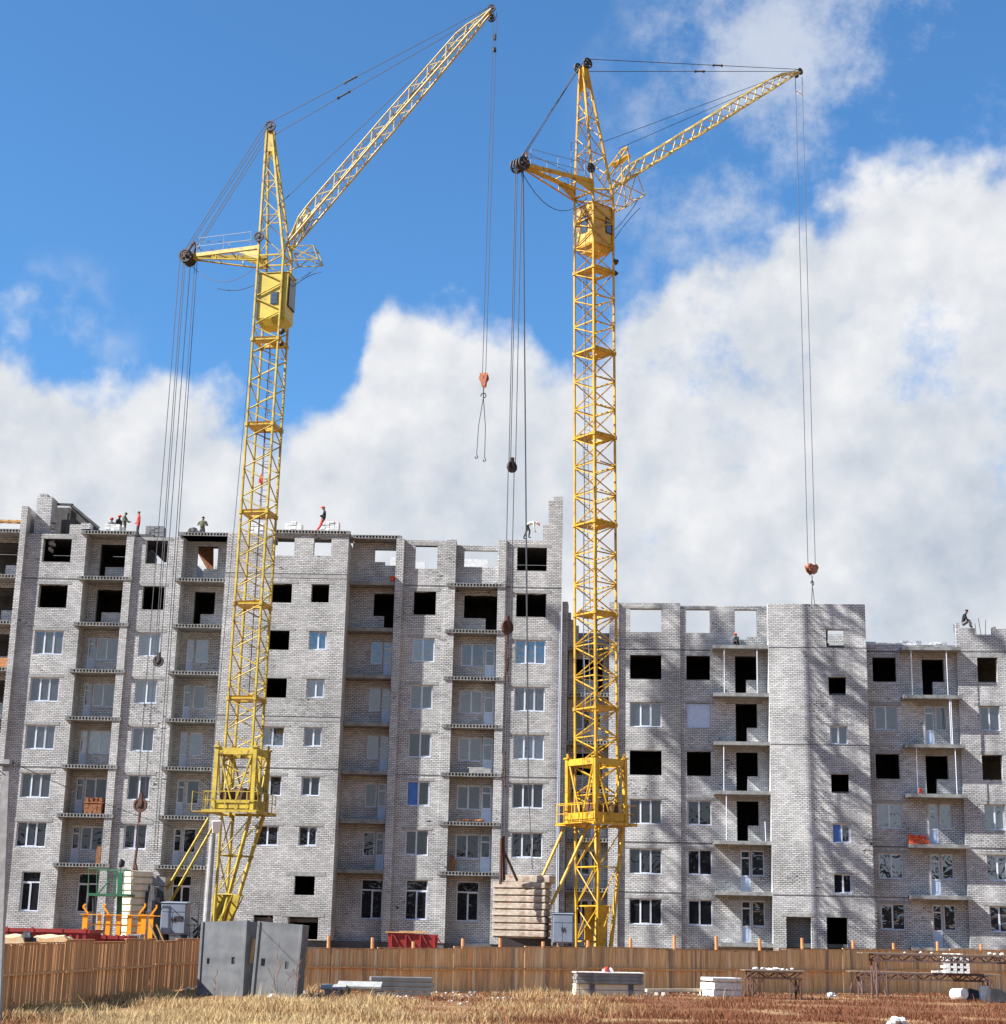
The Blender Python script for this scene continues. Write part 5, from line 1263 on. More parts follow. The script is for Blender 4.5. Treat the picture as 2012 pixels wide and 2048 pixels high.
# leaning boards beside the rack
for (x0,y0,x1,y1,l) in ((299,1848,315,1882,'pale leaning board propped on the orange rack, nearer the rack'),(313,1849,327,1882,'pale leaning board crossing behind the other, nearer the grey cabinet')):
    Y=79.0 if x0<305 else 79.6; p0=atY(x0,y0,Y);p1=atY(x1,y1,Y); e=p1+(p1-p0)*.9
    b=MB(); b.bar(p0,(e.x,Y,max(e.z,.02)),.16,.05); tag(b.build('board',M['timber']),l,'board')
# ------------------------------------------------------------------ red containers and pallets behind the left fence
def container(px0,px1,pt,Y,depth,label,rz=0,hz=None):
    a=atY(px0,pt,Y);c=atY(px1,pt,Y); w=c.x-a.x; h=a.z
    r=empty('steel_skip',(a.x,Y,0),rz); tag(r,label,'skip')
    b=MB(); b.box((0,0,.3),(w,.06,h-.2)); b.box((0,depth-.06,.3),(w,depth,h-.2)); b.box((0,.061,.3),(.06,depth-.061,h-.2)); b.box((w-.06,.061,.3),(w,depth-.061,h-.2)); b.box((.061,.061,.3),(w-.061,depth-.061,.36))
    n=int(w/.28)
    for i in range(n): b.box(((i+.3)*w/n,-.05,.35),((i+.7)*w/n,-.002,h-.25))
    n=int(depth/.28)
    for i in range(n): b.box((w+.002,(i+.3)*depth/n,.35),(w+.05,(i+.7)*depth/n,h-.25))
    b.build('shell',M['red'],r)
    b=MB(); b.box((-.04,-.08,h-.198),(w+.08,.08,h-.05)); b.box((-.04,depth-.08,h-.198),(w+.08,depth+.08,h-.05)); b.box((w-.06,.082,h-.198),(w+.08,depth-.082,h-.05)); b.box((-.04,.082,h-.198),(.08,depth-.082,h-.05)); b.build('rim',M['red'],r)
    for x in (.05,w*.32,w*.66,w-.2):
        b=MB(); b.box((x,-.10,h-.21),(x+.12,-.081,h)); b.build('lug',M['red'],r)
container(10,178,1853,72.5,2.3,'long dark red steel skip behind the left end of the brown fence')
container(186,255,1868,75.5,2.0,'shorter dark red steel skip at the foot of the orange rack')
def tarped(px0,px1,pt,Y,label,seed):
    a=atY(px0,pt,Y);c=atY(px1,pt,Y); w=c.x-a.x;h=a.z; rs=random.Random(seed)
    b=MB(); n=14
    def top(u,v): return h-.05+.06*math.sin(u*7+seed)*math.cos(v*5)-.30*max(0,abs(u-.5)*2-.72)*2.2-.18*max(0,abs(v-.5)*2-.7)
    for i in range(n):
        for j in range(6):
            P_=lambda i,j:(w*i/n,1.3*j/6,top(i/n,j/6)); b.add([P_(i,j),P_(i+1,j),P_(i+1,j+1),P_(i,j+1)],[(0,1,2,3)])
    for i in range(n):
        for y,jj in((0,0),(1.3,6)): b.add([(w*i/n,y,0),(w*(i+1)/n,y,0),(w*(i+1)/n,y,top((i+1)/n,jj/6)),(w*i/n,y,top(i/n,jj/6))],[(0,1,2,3)])
    for j in range(6):
        for x,ii in((0,0),(w,n)): b.add([(x,1.3*j/6,0),(x,1.3*(j+1)/6,0),(x,1.3*(j+1)/6,top(ii/n,(j+1)/6)),(x,1.3*j/6,top(ii/n,j/6))],[(0,1,2,3)])
    o=b.build('covered_pallet',M['tarp'],smooth=False); o.location=(a.x,Y,0); tag(o,label,'covered pallet','tarp covered pallets in front of the long red skip')
tarped(-14,50,1867,69,'yellowish tarp covered pallet cut off by the left edge of the photo',1); tarped(60,139,1868,69.3,'yellowish tarp covered pallet with a rust coloured top, right of the other one',2)
q=atY(55,1875,69); b=MB(); b.blob((0,0,0),.22,1.2); b.blob((.22,0,-.15),.16); b.bar((-.05,0,-.2),(-.05,0,-q.z),.14,n=6); o=b.build('rubbish_bag',M['black']); o.location=q; tag(o,'black bag wedged between the two tarp covered pallets','bag')
# pale slotted pallet at the rack foot
q0=atY(256,1868,77); q1=atY(281,1885,77)
b=MB(); b.box((0,0,q0.z-.05),(q1.x-q0.x,1,q0.z)); 
for i in range(7): b.box((i*(q1.x-q0.x)/7,0,0),((i+.55)*(q1.x-q0.x)/7,.9,q0.z-.052))
o=b.build('brick_pallet',M['concrete']); o.location=(q0.x,77,0); tag(o,'pale slotted block on the ground under the orange rack','block')
# red tub in front of the recess
def tub():
    Y=78; a=atY(776,1863,Y); c=atY(875,1866,Y); w=c.x-a.x; h=a.z
    r=empty('mortar_tub',(a.x,Y,0)); tag(r,'dark red steel mortar tub with ribs, timber laid on top, behind the long fence','tub')
    b=MB(); b.hexa([(.12,.1,.2),(w-.12,.1,.2),(w-.12,1.3,.2),(.12,1.3,.2),(0,0,h-.05),(w,0,h-.1),(w,1.4,h-.1),(0,1.4,h-.05)]); b.build('body',M['red'],r)
    for i in range(4): 
        b=MB(); x=w*(.06+.29*i); b.box((x,-.08,h-.75),(x+.07,-.002,h-.12)); b.bar((x+.1,-.04,h-.1),(x+.35,-.04,h-.5),.06); b.build('rib',M['red'],r)
    b=MB(); b.box((-.12,-.1,h-.048),(w*.75,.1,h+.0)); b.box((.5,.2,h-.02),(w*.8,.35,h+.04)); b.build('loose_timber',M['timber'],r)
tub()
# ------------------------------------------------------------------ stacks in front of the fence
def prism_stack(p0,p1,h,n,depth,mat,name,labels,group,cat,taper=0,zz=0,gap=.03):
    a=gnd(*p0);c=gnd(*p1);u=c-a;w=u.length; rz=math.atan2(u.y,u.x)
    for i in range(n):
        b=MB(); d=random.uniform(-.06,.06); th=h/n
        b.box((d,0,0),(w+d-random.uniform(0,.15),depth,th-gap)); 
        o=b.build(name,M[mat],bevel=.012); o.location=(a.x,a.y,zz+i*th); o.rotation_euler=(0,0,rz+random.uniform(-.01,.01)); tag(o,labels[i],cat,group)
    return a,rz,w
prism_stack((741,1992),(868,1994),.76,4,.6,'panel','concrete_slab',['lowest of four thin concrete slabs stacked against the long fence','third slab down of four thin concrete slabs stacked against the long fence','second slab down of four thin concrete slabs stacked against the long fence','top one of four thin concrete slabs stacked against the long fence'],'thin slabs stacked against the fence','concrete slab')
# flat cover slabs lying on rubble
def flat(p,w,d,z,rz,th,label,tilt=.0):
    b=MB(); b.box((0,0,0),(w,d,th)); b.box((.15,.08,-.25),(.5,d*.7,-.003)); b.box((w-.5,.08,-.25),(w-.2,d*.7,-.003)); o=b.build('concrete_slab',M['concrete'],bevel=.01); o.location=(p.x,p.y,z); o.rotation_euler=(tilt,0,rz); tag(o,label,'concrete slab','flat slabs right of the leaning panels')
flat(gnd(640,1996),.95,.9,.30,.05,.08,'small flat pale slab on the ground nearest the leaning concrete panels',.12); flat(gnd(672,1995),1.7,1.1,.34,.02,.09,'large flat pale slab lying between the leaning panels and the thin slab stack',.14)
# slab bench
a=gnd(1153,1991); c_=gnd(1287,1993); w=(c_-a).length; rz=math.atan2((c_-a).y,(c_-a).x)
def local(o,lx,ly,lz): o.location=(a.x+math.cos(rz)*lx-math.sin(rz)*ly,a.y+math.sin(rz)*lx+math.cos(rz)*ly,lz); o.rotation_euler=(0,0,rz); return o
for i,(z,l) in enumerate(((0,'lowest of the stacked pale beams forming a bench before the long fence'),(.25,'second lowest of the stacked pale beams forming a bench before the long fence'))):
    b=MB(); b.box((-.05,.06,0),(w+.0,.6,.23)); tag(local(b.build('concrete_beam',M['cream'],bevel=.01),random.uniform(-.04,.04),0,z),l,'concrete beam','beams stacked as a bench')
for i,x in enumerate((w*.2,w*.78)):
    b=MB(); b.box((0,-.02,0),(.2,.04,.50)); tag(local(b.build('spacer_block',M['plinth']),x,0,0),('left' if i==0 else 'right')+' dark upright spacer in front of the bench of pale beams','spacer','spacers at the beam bench')
for i,l in enumerate(('lowest','middle','upper')):
    b=MB(); b.box((0,-.05,0),(w-.03,.55,.135)); tag(local(b.build('concrete_slab',M['slab'],bevel=.01),random.uniform(-.05,.03),0,.505+i*.142),f'{l} dark grey slab in the seat of the bench before the long fence','concrete slab','dark slabs of the beam bench')
b=MB(); b.box((-.05,-.10,0),(w,.62,.05)); tag(local(b.build('concrete_slab',M['pale'],bevel=.01),0,0,.935),'pale thin slab laid on top of the bench before the long fence','concrete slab')
b=MB(); b.m=0; b.blob((0,0,.1),.17,.7); b.m=1; b.blob((.2,0,.08),.13,.7); b.blob((-.12,-.03,.06),.1,.7); o=b.build('plastic_bag',[M['redplastic'],M['white']],smooth=True); tag(local(o,w*.46,.2,.985),'crumpled red and white plastic bag on top of the slab bench','bag')
# block pallet
a=gnd(1427,1993); 
for i,(z,h) in enumerate(((0,.28),(.30,.30),(.66,.16))):
    b=MB(); b.box((0,0,0),(1.45,1.2,h-.02))
    if i<2:
        for k in range(6): b.box((-.012,.08+.19*k,.06),(-.001,.2+.19*k,h-.08))
    o=b.build('concrete_block',M['pale'],bevel=.012); o.location=(a.x+(0,.04,-.05)[i],a.y,z); o.rotation_euler=(0,0,.42-.1*(i==2)); tag(o,('lowest','middle','top')[i]+' pale block of the small stack between the slab bench and the rusty trestle','concrete block','pale blocks stacked by the trestle')
# long low beam and stubs
p0=gnd(1292,1991);p1=gnd(1425,1991); b=MB(); b.bar((p0.x,p0.y,.22),(p1.x,p1.y,.24),.16,.12); o=b.build('timber_beam',M['cream']); tag(o,'long pale beam lying low between the slab bench and the pale block stack','beam')
for i,px in enumerate((1296,1312,1326,1408)):
    q=gnd(px,1992); b=MB(); b.box((-.05,-.05,0),(.08,.1,.15)); o=b.build('support_block',M['pale']); o.location=q; tag(o,['first','second','third','last'][i]+' small pale support block from the left under the long low beam','block','supports of the long low beam')
# trestles (bricklayers' scaffold tables)
def trestle(p0,p1,h,depth,label,deck='oldwood',legs=2,mat='scaf',over=.3,low=False,mid=None):
    a=gnd(*p0);c=gnd(*p1);u=c-a;w=u.length; r=empty('scaffold_trestle',tuple(a),math.atan2(u.y,u.x)); tag(r,label,'scaffold','rusty trestles before the long fence')
    b=MB(); y=0
    while y<depth-.02:
        ww=random.uniform(.14,.2); b.box((-over+random.uniform(-.1,.1),y,h),(w+over*.6+random.uniform(-.08,.08),min(y+ww-.01,depth),h+.045)); y+=ww
    b.build('deck_boards',M[deck],r)
    th=.30; b=MB()
    for yy in(.03,depth-.06):
        b.bar((0,yy,h-.03),(w,yy,h-.03),.07); b.bar((0,yy,h-th),(w,yy,h-th),.07)
        n=max(4,int(w/.38))
        for i in range(n):
            x0=w*i/n;x1=w*(i+1)/n; b.bar((x0,yy,h-.03 if i%2 else h-th),(x1,yy,h-th if i%2 else h-.03),.05)
        for i in range(0,n+1,3): b.bar((w*i/n,yy,h-th),(w*i/n,yy,h-.03),.04)
    b.build('truss',M[mat],r)
    xs=[.08,w-.08] if not mid else [.08,mid*w,w-.08]
    for x in xs:
        b=MB()
        for yy in(.03,depth-.06): b.bar((x,yy,0),(x,yy,h-th),.085,n=6)
        if w>2: b.bar((x+.45 if x<w/2 else x-.45,.03,0),(x+.45 if x<w/2 else x-.45,.03,h-th),.05,n=6); b.bar((x,.03,.1),(x+(.45 if x<w/2 else -.45),.03,h-th),.03); b.bar((x+(.45 if x<w/2 else -.45),.03,.1),(x,.03,h-th),.03)
        b.bar((x,.03,.15),(x,depth-.06,h-th-.1),.035); b.bar((x,depth-.06,.15),(x,.03,h-th-.1),.035); b.bar((x,.03,h-th),(x,depth-.06,h-th),.045)
        b.build('trestle_leg',M[mat],r)
    return r,a,u.normalized()
r1,ra,ru=trestle((1503,1998),(1606,2000),1.17,.9,'short rusty trestle with a lumpy plank top, right of the pale block stack',mat='rust')
for i in range(14):
    pass
b=MB()
for i in range(22): b.blob((random.uniform(.1,2.0),random.uniform(.1,.8),1.24+random.uniform(0,.05)),random.uniform(.04,.10),.5)
o=b.build('mortar_lumps',M['pale']); o.location=ra; o.rotation_euler=(0,0,math.atan2(ru.y,ru.x)); tag(o,'pale mortar and brick scraps strewn on the short rusty trestle','rubble',kind='stuff')
r2,rb,ru2=trestle((1752,1999),(2090,2006),1.99,.9,'tall rusty trestle at the right edge with a long plank deck',mat='scaf',over=.5)
r3,rc,ru3=trestle((1722,1994),(1990,2000),1.12,.8,'long low rusty trestle standing behind the tall one at the right edge',mat='scaf',over=.5)

# pallet of white bricks on the low trestle
q=Vector((atY(1887,1945,rc.y+.1).x,rc.y-.15,1.17))
b=MB()
hz=.085
for k in range(8):
    for j in range(4):
        if k>=6 and j in(3,): continue
        for y in (0,.28,.56):
            b.box((j*.3+random.uniform(0,.03)+.12*(k%2),y,k*.112),(j*.3+.27,y+.25,k*.112+.10))
o=b.build('brick_stack',M['pale']); o.location=q; tag(o,'stack of white bricks standing on the long low trestle under the tall one','bricks')
for i,(px,l) in enumerate(((1863,'leftmost'),(1875,'middle'))):
    q=Vector((atY(px,1945,rc.y+.1).x,rc.y+.0,1.17)); b=MB(); b.box((0,0,0),(.22,.12,.09)); o=b.build('brick',M['pale']); o.location=q; o.rotation_euler=(0,0,.2*i); tag(o,l+' of the loose white bricks left of the brick stack on the low trestle','brick','loose bricks on the low trestle')
for i,(px,s) in enumerate(((1808,.05),(1840,.07),(1862,.06),(1978,.11),(1988,.08),(2002,.09))):
    q=Vector((atY(px,1905,rb.y+.3).x,rb.y+.2,2.04)); b=MB(); b.blob((0,0,s*.5),s,.7); o=b.build('mortar_lump',M['pale']); o.location=q; tag(o,['first','second','third','fourth and largest','fifth','sixth'][i]+' pale lump from the left on the deck of the tall trestle','lump','pale lumps on the tall trestle')
# things under the trestle
q=gnd(1919,2003); b=MB(); b.cyl((0,.0,.32),(.25,-1,.1),.27,.7,14,r2=.23); b.build('plastic_can',M['pale']); o=C.objects[-1]; o.location=q; o.rotation_euler=(0,0,.2); tag(o,'white round bucket lying on its side under the tall trestle','bucket')
q=gnd(1930,2001); b=MB(); b.hexa([(0,0,0),(1.0,0,0),(1.1,.7,0),(.1,.7,0),(.25,.1,.55),(.75,.1,.42),(.8,.6,.4),(.3,.6,.5)]); o=b.build('tar_sheet',M['black']); o.location=q; tag(o,'black crumpled sheet heap beside the white bucket','sheet')
q=gnd(1962,2002); b=MB(); b.box((0,0,0),(.38,.3,.62)); b.box((-.03,-.03,.62),(.41,.33,.66)); o=b.build('cement_bag',M['pale'],bevel=.03); o.location=q; tag(o,'upright pale cement bag under the tall trestle','bag')
q=gnd(1980,2006); b=MB(); b.hexa([(0,0,0),(1.6,0,0),(1.6,.8,0),(0,.8,0),(.1,.1,.62),(.45,.1,.60),(.4,.7,.6),(.1,.7,.6)]); o=b.build('tar_sheet',M['black']); o.location=q; tag(o,'black folded sheet sloping down at the right edge under the tall trestle','sheet')
# near foreground litter
q=gnd(1800,2052); b=MB(); 
for i in range(9): b.blob((random.uniform(-.42,.38),random.uniform(-.1,.2),.06+.10*(i%3==0)),random.uniform(.08,.17),.75)
o=b.build('plaster_lumps',M['pale']); o.location=q; tag(o,'white plaster lumps lying in the grass at the lower right border','rubble')
q=gnd(546,1997); b=MB(); b.blob((0,0,.08),.14,.7); b.blob((.16,0,.05),.1,.7); b.blob((-.12,.03,.04),.09,.7); o=b.build('crumpled_paper',M['white']); o.location=q; tag(o,'white crumpled litter in the grass before the right concrete panel','litter')
q=gnd(985,1992); b=MB(); b.blob((0,0,.05),.12,.5); b.blob((.14,0,.05),.08,.6); o=b.build('plastic_bag',M['green_bag']); o.location=q; tag(o,'small green plastic bag lying before the long fence','bag')
q=gnd(376,1981); b=MB(); b.blob((0,0,.07),.12,.6); b.blob((.3,.1,.1),.07,1); b.blob((-.2,0,.04),.08,.5); o=b.build('plastic_bag',M['cream']); o.location=q; tag(o,'cream coloured bag in the shade where the brown fence meets the left concrete panel','bag')
q=gnd(1660,1994); b=MB(); b.blob((0,0,.08),.16,.8); b.blob((.2,0,.05),.1,.6); o=b.build('plastic_bag',M['film']); o.location=q; tag(o,'bluish white bag at the foot of the fence between the two trestles','bag')
# rubble at the fence foot
b=MB()
for i in range(340):
    px=random.choice((random.uniform(606,660),random.uniform(740,905),random.uniform(905,960),random.uniform(985,1030),random.uniform(1030,1160),random.uniform(1160,2010)))
    py=random.uniform(1982,1998) if px<1160 else random.uniform(1985,1994); 
    if random.random()<.2: py+=random.uniform(0,18)
    q=gnd(px,py); s=random.uniform(.02,.07)*(1.3 if px<960 else 1); b.blob((q.x,q.y,s*.4),s,.6,n=5)
tag(b.build('rubble',M['rubble']),'pale broken bricks and stones strewn along the foot of the fences','rubble',kind='stuff')
# ------------------------------------------------------------------ things on balconies and roofs
def on(Fm,px,py,dep): return Fm@hit(Fm,px,py,1,dep)
YAWL=-.0191; YAWR=-.0853
def bal_z(r,z=ZT): return z(r)-2.8+.52
def put(o,Fm,px,dep,z,rz=0,py=1400):
    l=hit(Fm,px,py,1,dep); w=Fm@Vector((l.x,dep,z)); o.location=w; o.rotation_euler=(0,0,(YAWL if Fm is FL else YAWR)+rz); return o
b=MB()
for k in range(10):
    for j in range(4):
        b.box((-.5+j*.26+random.uniform(-.04,.04)+(.08 if k>5 else 0),0,k*.095),(-.27+j*.26+random.uniform(-.02,.02),.8,k*.095+.085))
b.box((-.55,-.03,.62),(.62,.85,.68))
tag(put(b.build('brick_pallet',M['brownbrick']),FL,186,.1,bal_z(6)+.002,py=1600),'stack of brown bricks on the balcony left of the left crane ballast','bricks')
b=MB()
for k in range(9): b.box((-.12+random.uniform(-.03,.03),0,k*.11),(.14+random.uniform(-.03,.03),.4,k*.11+.09))
tag(put(b.build('brick_pile',M['brownbrick']),FL,197,.1,bal_z(7)+.002,py=1700),'narrow column of brown bricks on the balcony one floor below the wide brown stack','bricks')
b=MB(); b.cyl((0,0,.17),(0,0,1),.17,.30,14,r2=.20); b.ring((0,0,.32),(0,0,1),.21,.04,.03,14); tag(put(b.build('bucket',M['orangeb']),FL,786,.0,ZT(2)+.525,py=1157),'orange tub at the edge of the top balcony right of the central block','tub')
b=MB()
for i in range(60): b.bar((random.uniform(0,1.15),random.uniform(0,.4),random.uniform(0,.55)*1),(random.uniform(0,1.15),random.uniform(0,.4),random.uniform(0,.5)),.05,.02)
b.hexa([(0,0,0),(1.15,0,0),(1.15,.4,0),(0,.4,0),(.0,0.05,.60),(1.1,.05,.22),(1.1,.35,.22),(0,.35,.6)])
tag(put(b.build('ribbon_heap',M['orangeb']),FR,1818,-.9,bal_z(5,ZQ)-.05+.002,py=1680),'bright orange heap of netting on a balcony at far right','netting')
b=MB()
for i in range(22): b.bar((random.uniform(-.12,.12),0,random.uniform(0,.3)),(random.uniform(-.15,.15),.1,random.uniform(0,.34)),.05,.02)
tag(put(b.build('ribbon_heap',M['orangeb']),FR,1841,-.9,bal_z(4,ZQ)-.045,py=1582),'small orange ribbon knot on the balcony above the orange heap','netting')
b=MB()
for i in range(9): b.bar((random.uniform(-.7,.2),.0,.05+random.uniform(0,.1)),(random.uniform(-.2,1.0),.3,.05+random.uniform(0,.12)),.09,.05)
for i in range(8): b.blob((random.uniform(.2,1.1),.2,.1),random.uniform(.06,.12),.8)
tag(put(b.build('scrap_heap',M['brownbrick']),FL,935,-.1,bal_z(6)+.002,py=1640),'brown scrap wood and lumps along a loggia edge left of the right crane ballast','scrap')
b=MB()
for i in range(4): b.bar((0+.05*i,.1,0),(.12+.05*i+random.uniform(-.05,.05),.2,.95-.1*i),.10,.05)
b.build('board',M['brownbrick']); tag(put(C.objects[-1],FL,899,.25,bal_z(7)+.002,py=1740),'brown boards leaning in the left corner of the loggia below the scrap wood','boards')
b=MB(); b.box((0,0,0),(1.25,.4,.28)); b.box((-.1,.0,.282),(.9,.35,.34)); tag(put(b.build('mortar_box',M['concrete']),FL,938,.0,bal_z(5)+.002,py=1545),'grey trough standing on a loggia above the scrap wood','trough')
# brick pallets on the roof
def roofpallet(Fm,px0,px1,pt,pb,dep,label,mat='pale',holes=True):
    l0=hit(Fm,px0,pb,1,dep); l1=hit(Fm,px1,pt,1,dep); w=l1.x-l0.x; h=l1.z-l0.z; b=MB()
    rows=max(3,int(h/.11)); rh=h/rows
    for k in range(rows):
        n=max(2,int(w/.27))
        for j in range(n):
            x0=j*w/n; 
            if k==rows-1 and random.random()<.25: continue
            b.box((x0+random.uniform(0,.02),random.uniform(0,.04),k*rh),(x0+w/n-.012,.8,(k+1)*rh-.012))
    o=b.build('brick_pallet',M[mat]); ww=Fm@Vector((l0.x,dep,l0.z)); o.location=ww; o.rotation_euler=(0,0,YAWL if Fm is FL else YAWR); tag(o,label,'bricks','brick pallets on the roofs')
roofpallet(FL,290,328,1052,1072,.6,'grey brick pallet on the roof right of the group of four workers','brick_grey')
roofpallet(FL,209,240,1048,1066,.4,'rough pile of white bricks before the group of workers on the roof','pale')
roofpallet(FL,569,604,1042,1066,-.4,'brick pallet on the central roof, left of the worker in red','pale')
roofpallet(FL,640,678,1042,1066,-.4,'brick pallet on which the worker in red leans','pale')
roofpallet(FL,497,527,1045,1067,-.4,'brick pallet on the central roof directly behind the left crane mast','pale')
roofpallet(FR,1803,1843,1281,1296,.5,'pallet of pale bricks on the lower roof left of the far right worker','pale')
roofpallet(FR,1861,1895,1284,1295,.5,'low pile of pale bricks beside the corner with the far right worker','pale')
roofpallet(FR,1732,1752,1283,1293,.5,'first small brick pile right of the projecting block on the lower roof','pale')
roofpallet(FR,1757,1775,1285,1294,.5,'second small brick pile right of the projecting block on the lower roof','pale')
b=MB(); l=hit(FL,384,1067,1,.3)
for i in range(7): b.blob((random.uniform(-.35,.4),random.uniform(0,.3),random.uniform(.08,.3)),random.uniform(.14,.22),.9)
o=b.build('rubbish_bag',M['black']); o.location=FL@l; tag(o,'dark heap of sacks on the roof beside the worker facing the camera','sacks')
for i,(px,t) in enumerate(((1962,1),(1970,-.6),(1945,0.2),(1952,.3))):
    l=hit(FR,px,1262,1,0.0); b=MB(); b.bar((0,0,-.3),(-.12*t,0,.75-.1*i),.035,n=5); o=b.build('rod',M['rust']); o.location=FR@l; tag(o,['upright','left leaning','short middle','short right'][i]+' rod sticking out of the brickwork near the far right worker','rod','rods near the far right worker')
# far woods behind the photographer, seen only in the lower windows
def woods():
    b=MB(); 
    for i in range(4200):
        x=random.uniform(-170,170); y=random.uniform(-75,-45); h=12+4*math.sin(x*.11)+3*math.sin(x*.37)
        c=Vector((x,y,random.uniform(1,h))); r=random.uniform(1.4,2.8)
        b.blob(c,r,.9,n=5,jit=.4)
    for i in range(90): x=random.uniform(-170,170); b.bar((x,-60,0),(x,-60,10),.4,n=5)
    m_=noisemat('dark_foliage',(.045,.04,.03),(.08,.07,.045),1,.9)
    tag(b.build('distant_woods',m_),'far-off wood across the field, reflected in the lower windows','wood',kind='stuff')
woods()

b=MB()
for k in range(7): b.box((-.5+random.uniform(-.05,.05),0,k*.09),(.42+random.uniform(-.05,.05),.5,k*.09+.07))
tag(put(b.build('timber_stack',M['post']),FL,3,.15,bal_z(3)+.002,py=1350),'stack of orange planks on the balcony cut off by the left edge','planks')

# ------------------------------------------------------------------ workers
def person(loc,rz,J,colors,label,helmet=None,hair=False,extra=None,scale=1.0,lean=0):
    """one skinned body; J maps joint names to positions (x right, y forward away, z up), figure 1.75 m"""
    names=['pelvis','waist','chest','neck','headb','headt','shL','elL','haL','shR','elR','haR','hipL','knL','anL','toL','hipR','knR','anR','toR']
    rad=dict(pelvis=.135,waist=.125,chest=.155,neck=.055,headb=.075,headt=.088,shL=.07,shR=.07,elL=.048,elR=.048,haL=.038,haR=.038,hipL=.095,hipR=.095,knL=.065,knR=.065,anL=.045,anR=.045,toL=.045,toR=.045)
    E_=[('pelvis','waist'),('waist','chest'),('chest','neck'),('neck','headb'),('headb','headt'),('chest','shL'),('shL','elL'),('elL','haL'),('chest','shR'),('shR','elR'),('elR','haR'),('pelvis','hipL'),('hipL','knL'),('knL','anL'),('anL','toL'),('pelvis','hipR'),('hipR','knR'),('knR','anR'),('anR','toR')]
    me=bpy.data.meshes.new('person'); me.from_pydata([J[n] for n in names],[(names.index(a),names.index(b)) for a,b in E_],[])
    o=bpy.data.objects.new('person',me); C.objects.link(o)
    sk=o.modifiers.new('skin','SKIN'); sv=me.skin_vertices[0].data
    for i,n in enumerate(names): sv[i].radius=(rad[n],rad[n]); sv[i].use_root=(n=='pelvis')
    ss=o.modifiers.new('sub','SUBSURF'); ss.levels=1; ss.render_levels=1
    dg=bpy.context.evaluated_depsgraph_get(); m2=bpy.data.meshes.new_from_object(o.evaluated_get(dg)); o.modifiers.clear(); o.data=m2
    mats=[M[c] for c in colors]; m2.materials.clear()
    for q in mats: m2.materials.append(q)      # 0 top, 1 trousers, 2 skin, 3 shoes
    seg=[(a,b,(2 if a in('neck','headb') or b in('headb','headt') else 1 if a in('hipL','hipR') or (a,b)==('pelvis','hipL') or (a,b)==('pelvis','hipR') or a in('knL','knR') else 3 if a in('anL','anR') else 0)) for a,b in E_]
    for p in m2.polygons:
        c=p.center; best=9;bi=0
        for a,b,k in seg:
            A_=Vector(J[a]);B_=Vector(J[b]); d=B_-A_; t=max(0,min(1,(c-A_).dot(d)/d.length_squared)); q=(A_+d*t-c).length-(.06 if k==0 else 0)
            if q<best: best=q;bi=k
        if (c-Vector(J['haL'])).length<.055 or (c-Vector(J['haR'])).length<.055: bi=2
        p.material_index=bi; p.use_smooth=True
    hb,ht=Vector(J['headb']),Vector(J['headt']); hc=(hb+ht)/2; up=(ht-Vector(J['neck'])).normalized(); fwd=Vector(J.get('face',(0,-1,0))).normalized()
    b=MB(); rt=up.cross(fwd).normalized()
    b.blob(hc+fwd*.095-up*.01,.018,1.2,n=6,jit=0); 
    for s in(-1,1): b.blob(hc+rt*s*.085,.02,1.4,n=6,jit=0)
    b.build('nose_and_ears',M['skin'],o)
    b=MB(); 
    for s in(-1,1): b.blob(hc+fwd*.082+rt*s*.032+up*.02,.011,1,n=6,jit=0)
    b.build('eyes',M['hairdark'],o)
    if helmet:
        b=MB(); n=12; top=hc+up*.035
        for k,(r,z) in enumerate(((.125,.0),(.12,.05),(.085,.10),(.03,.125))):
            for i in range(n):
                a_=2*math.pi*i/n; b.v.append(tuple(top+(rt*math.cos(a_)+fwd*math.sin(a_))*r+up*z))
        for k in range(3):
            for i in range(n): b.f.append((k*n+i,k*n+(i+1)%n,(k+1)*n+(i+1)%n,(k+1)*n+i))
        b.f.append(tuple(range(3*n,4*n))); b.f.append(tuple(range(n-1,-1,-1))); b.mi=[0]*len(b.f); b.t=[.5]*len(b.f)
        b.add([top+fwd*.10+rt*.07,top+fwd*.17+rt*.04,top+fwd*.17-rt*.04,top+fwd*.10-rt*.07,top+fwd*.10+rt*.07+up*.015,top+fwd*.17+rt*.04+up*.01,top+fwd*.17-rt*.04+up*.01,top+fwd*.10-rt*.07+up*.015],[(0,3,2,1),(4,5,6,7),(0,1,5,4),(1,2,6,5),(2,3,7,6),(3,0,4,7)])
        b.build('helmet',M[helmet],o,smooth=True)
    else:
        b=MB(); b.blob(hc+up*.055-fwd*.012,.098,.75,n=10,jit=.04); b.build('hair',M['hairdark'],o,smooth=True)
    if extra: extra(o,J)
    o.location=loc; o.rotation_euler=(0,0,rz); o.scale=(scale,)*3
    tag(o,label,'person'); return o
def J_(**k):
    d=dict(pelvis=(0,0,.93),waist=(0,0,1.08),chest=(0,0,1.33),neck=(0,0,1.49),headb=(0,-.01,1.58),headt=(0,-.02,1.68),shL=(-.19,0,1.42),elL=(-.25,.02,1.15),haL=(-.24,-.06,.90),shR=(.19,0,1.42),elR=(.25,.02,1.15),haR=(.24,-.06,.90),
      hipL=(-.10,0,.88),knL=(-.11,-.02,.48),anL=(-.12,0,.08),toL=(-.13,-.15,.05),hipR=(.10,0,.88),knR=(.11,-.02,.48),anR=(.12,0,.08),toR=(.13,-.15,.05)); d.update(k); return d
def feet(Fm,px,py,dep): return Fm@hit(Fm,px,py,1,dep)
def roof_spot(px,dep): l=hit(FL,px,1056,1,dep); return FL@Vector((l.x,dep,ZT(1)+.525))
q=roof_spot(222,3.7)
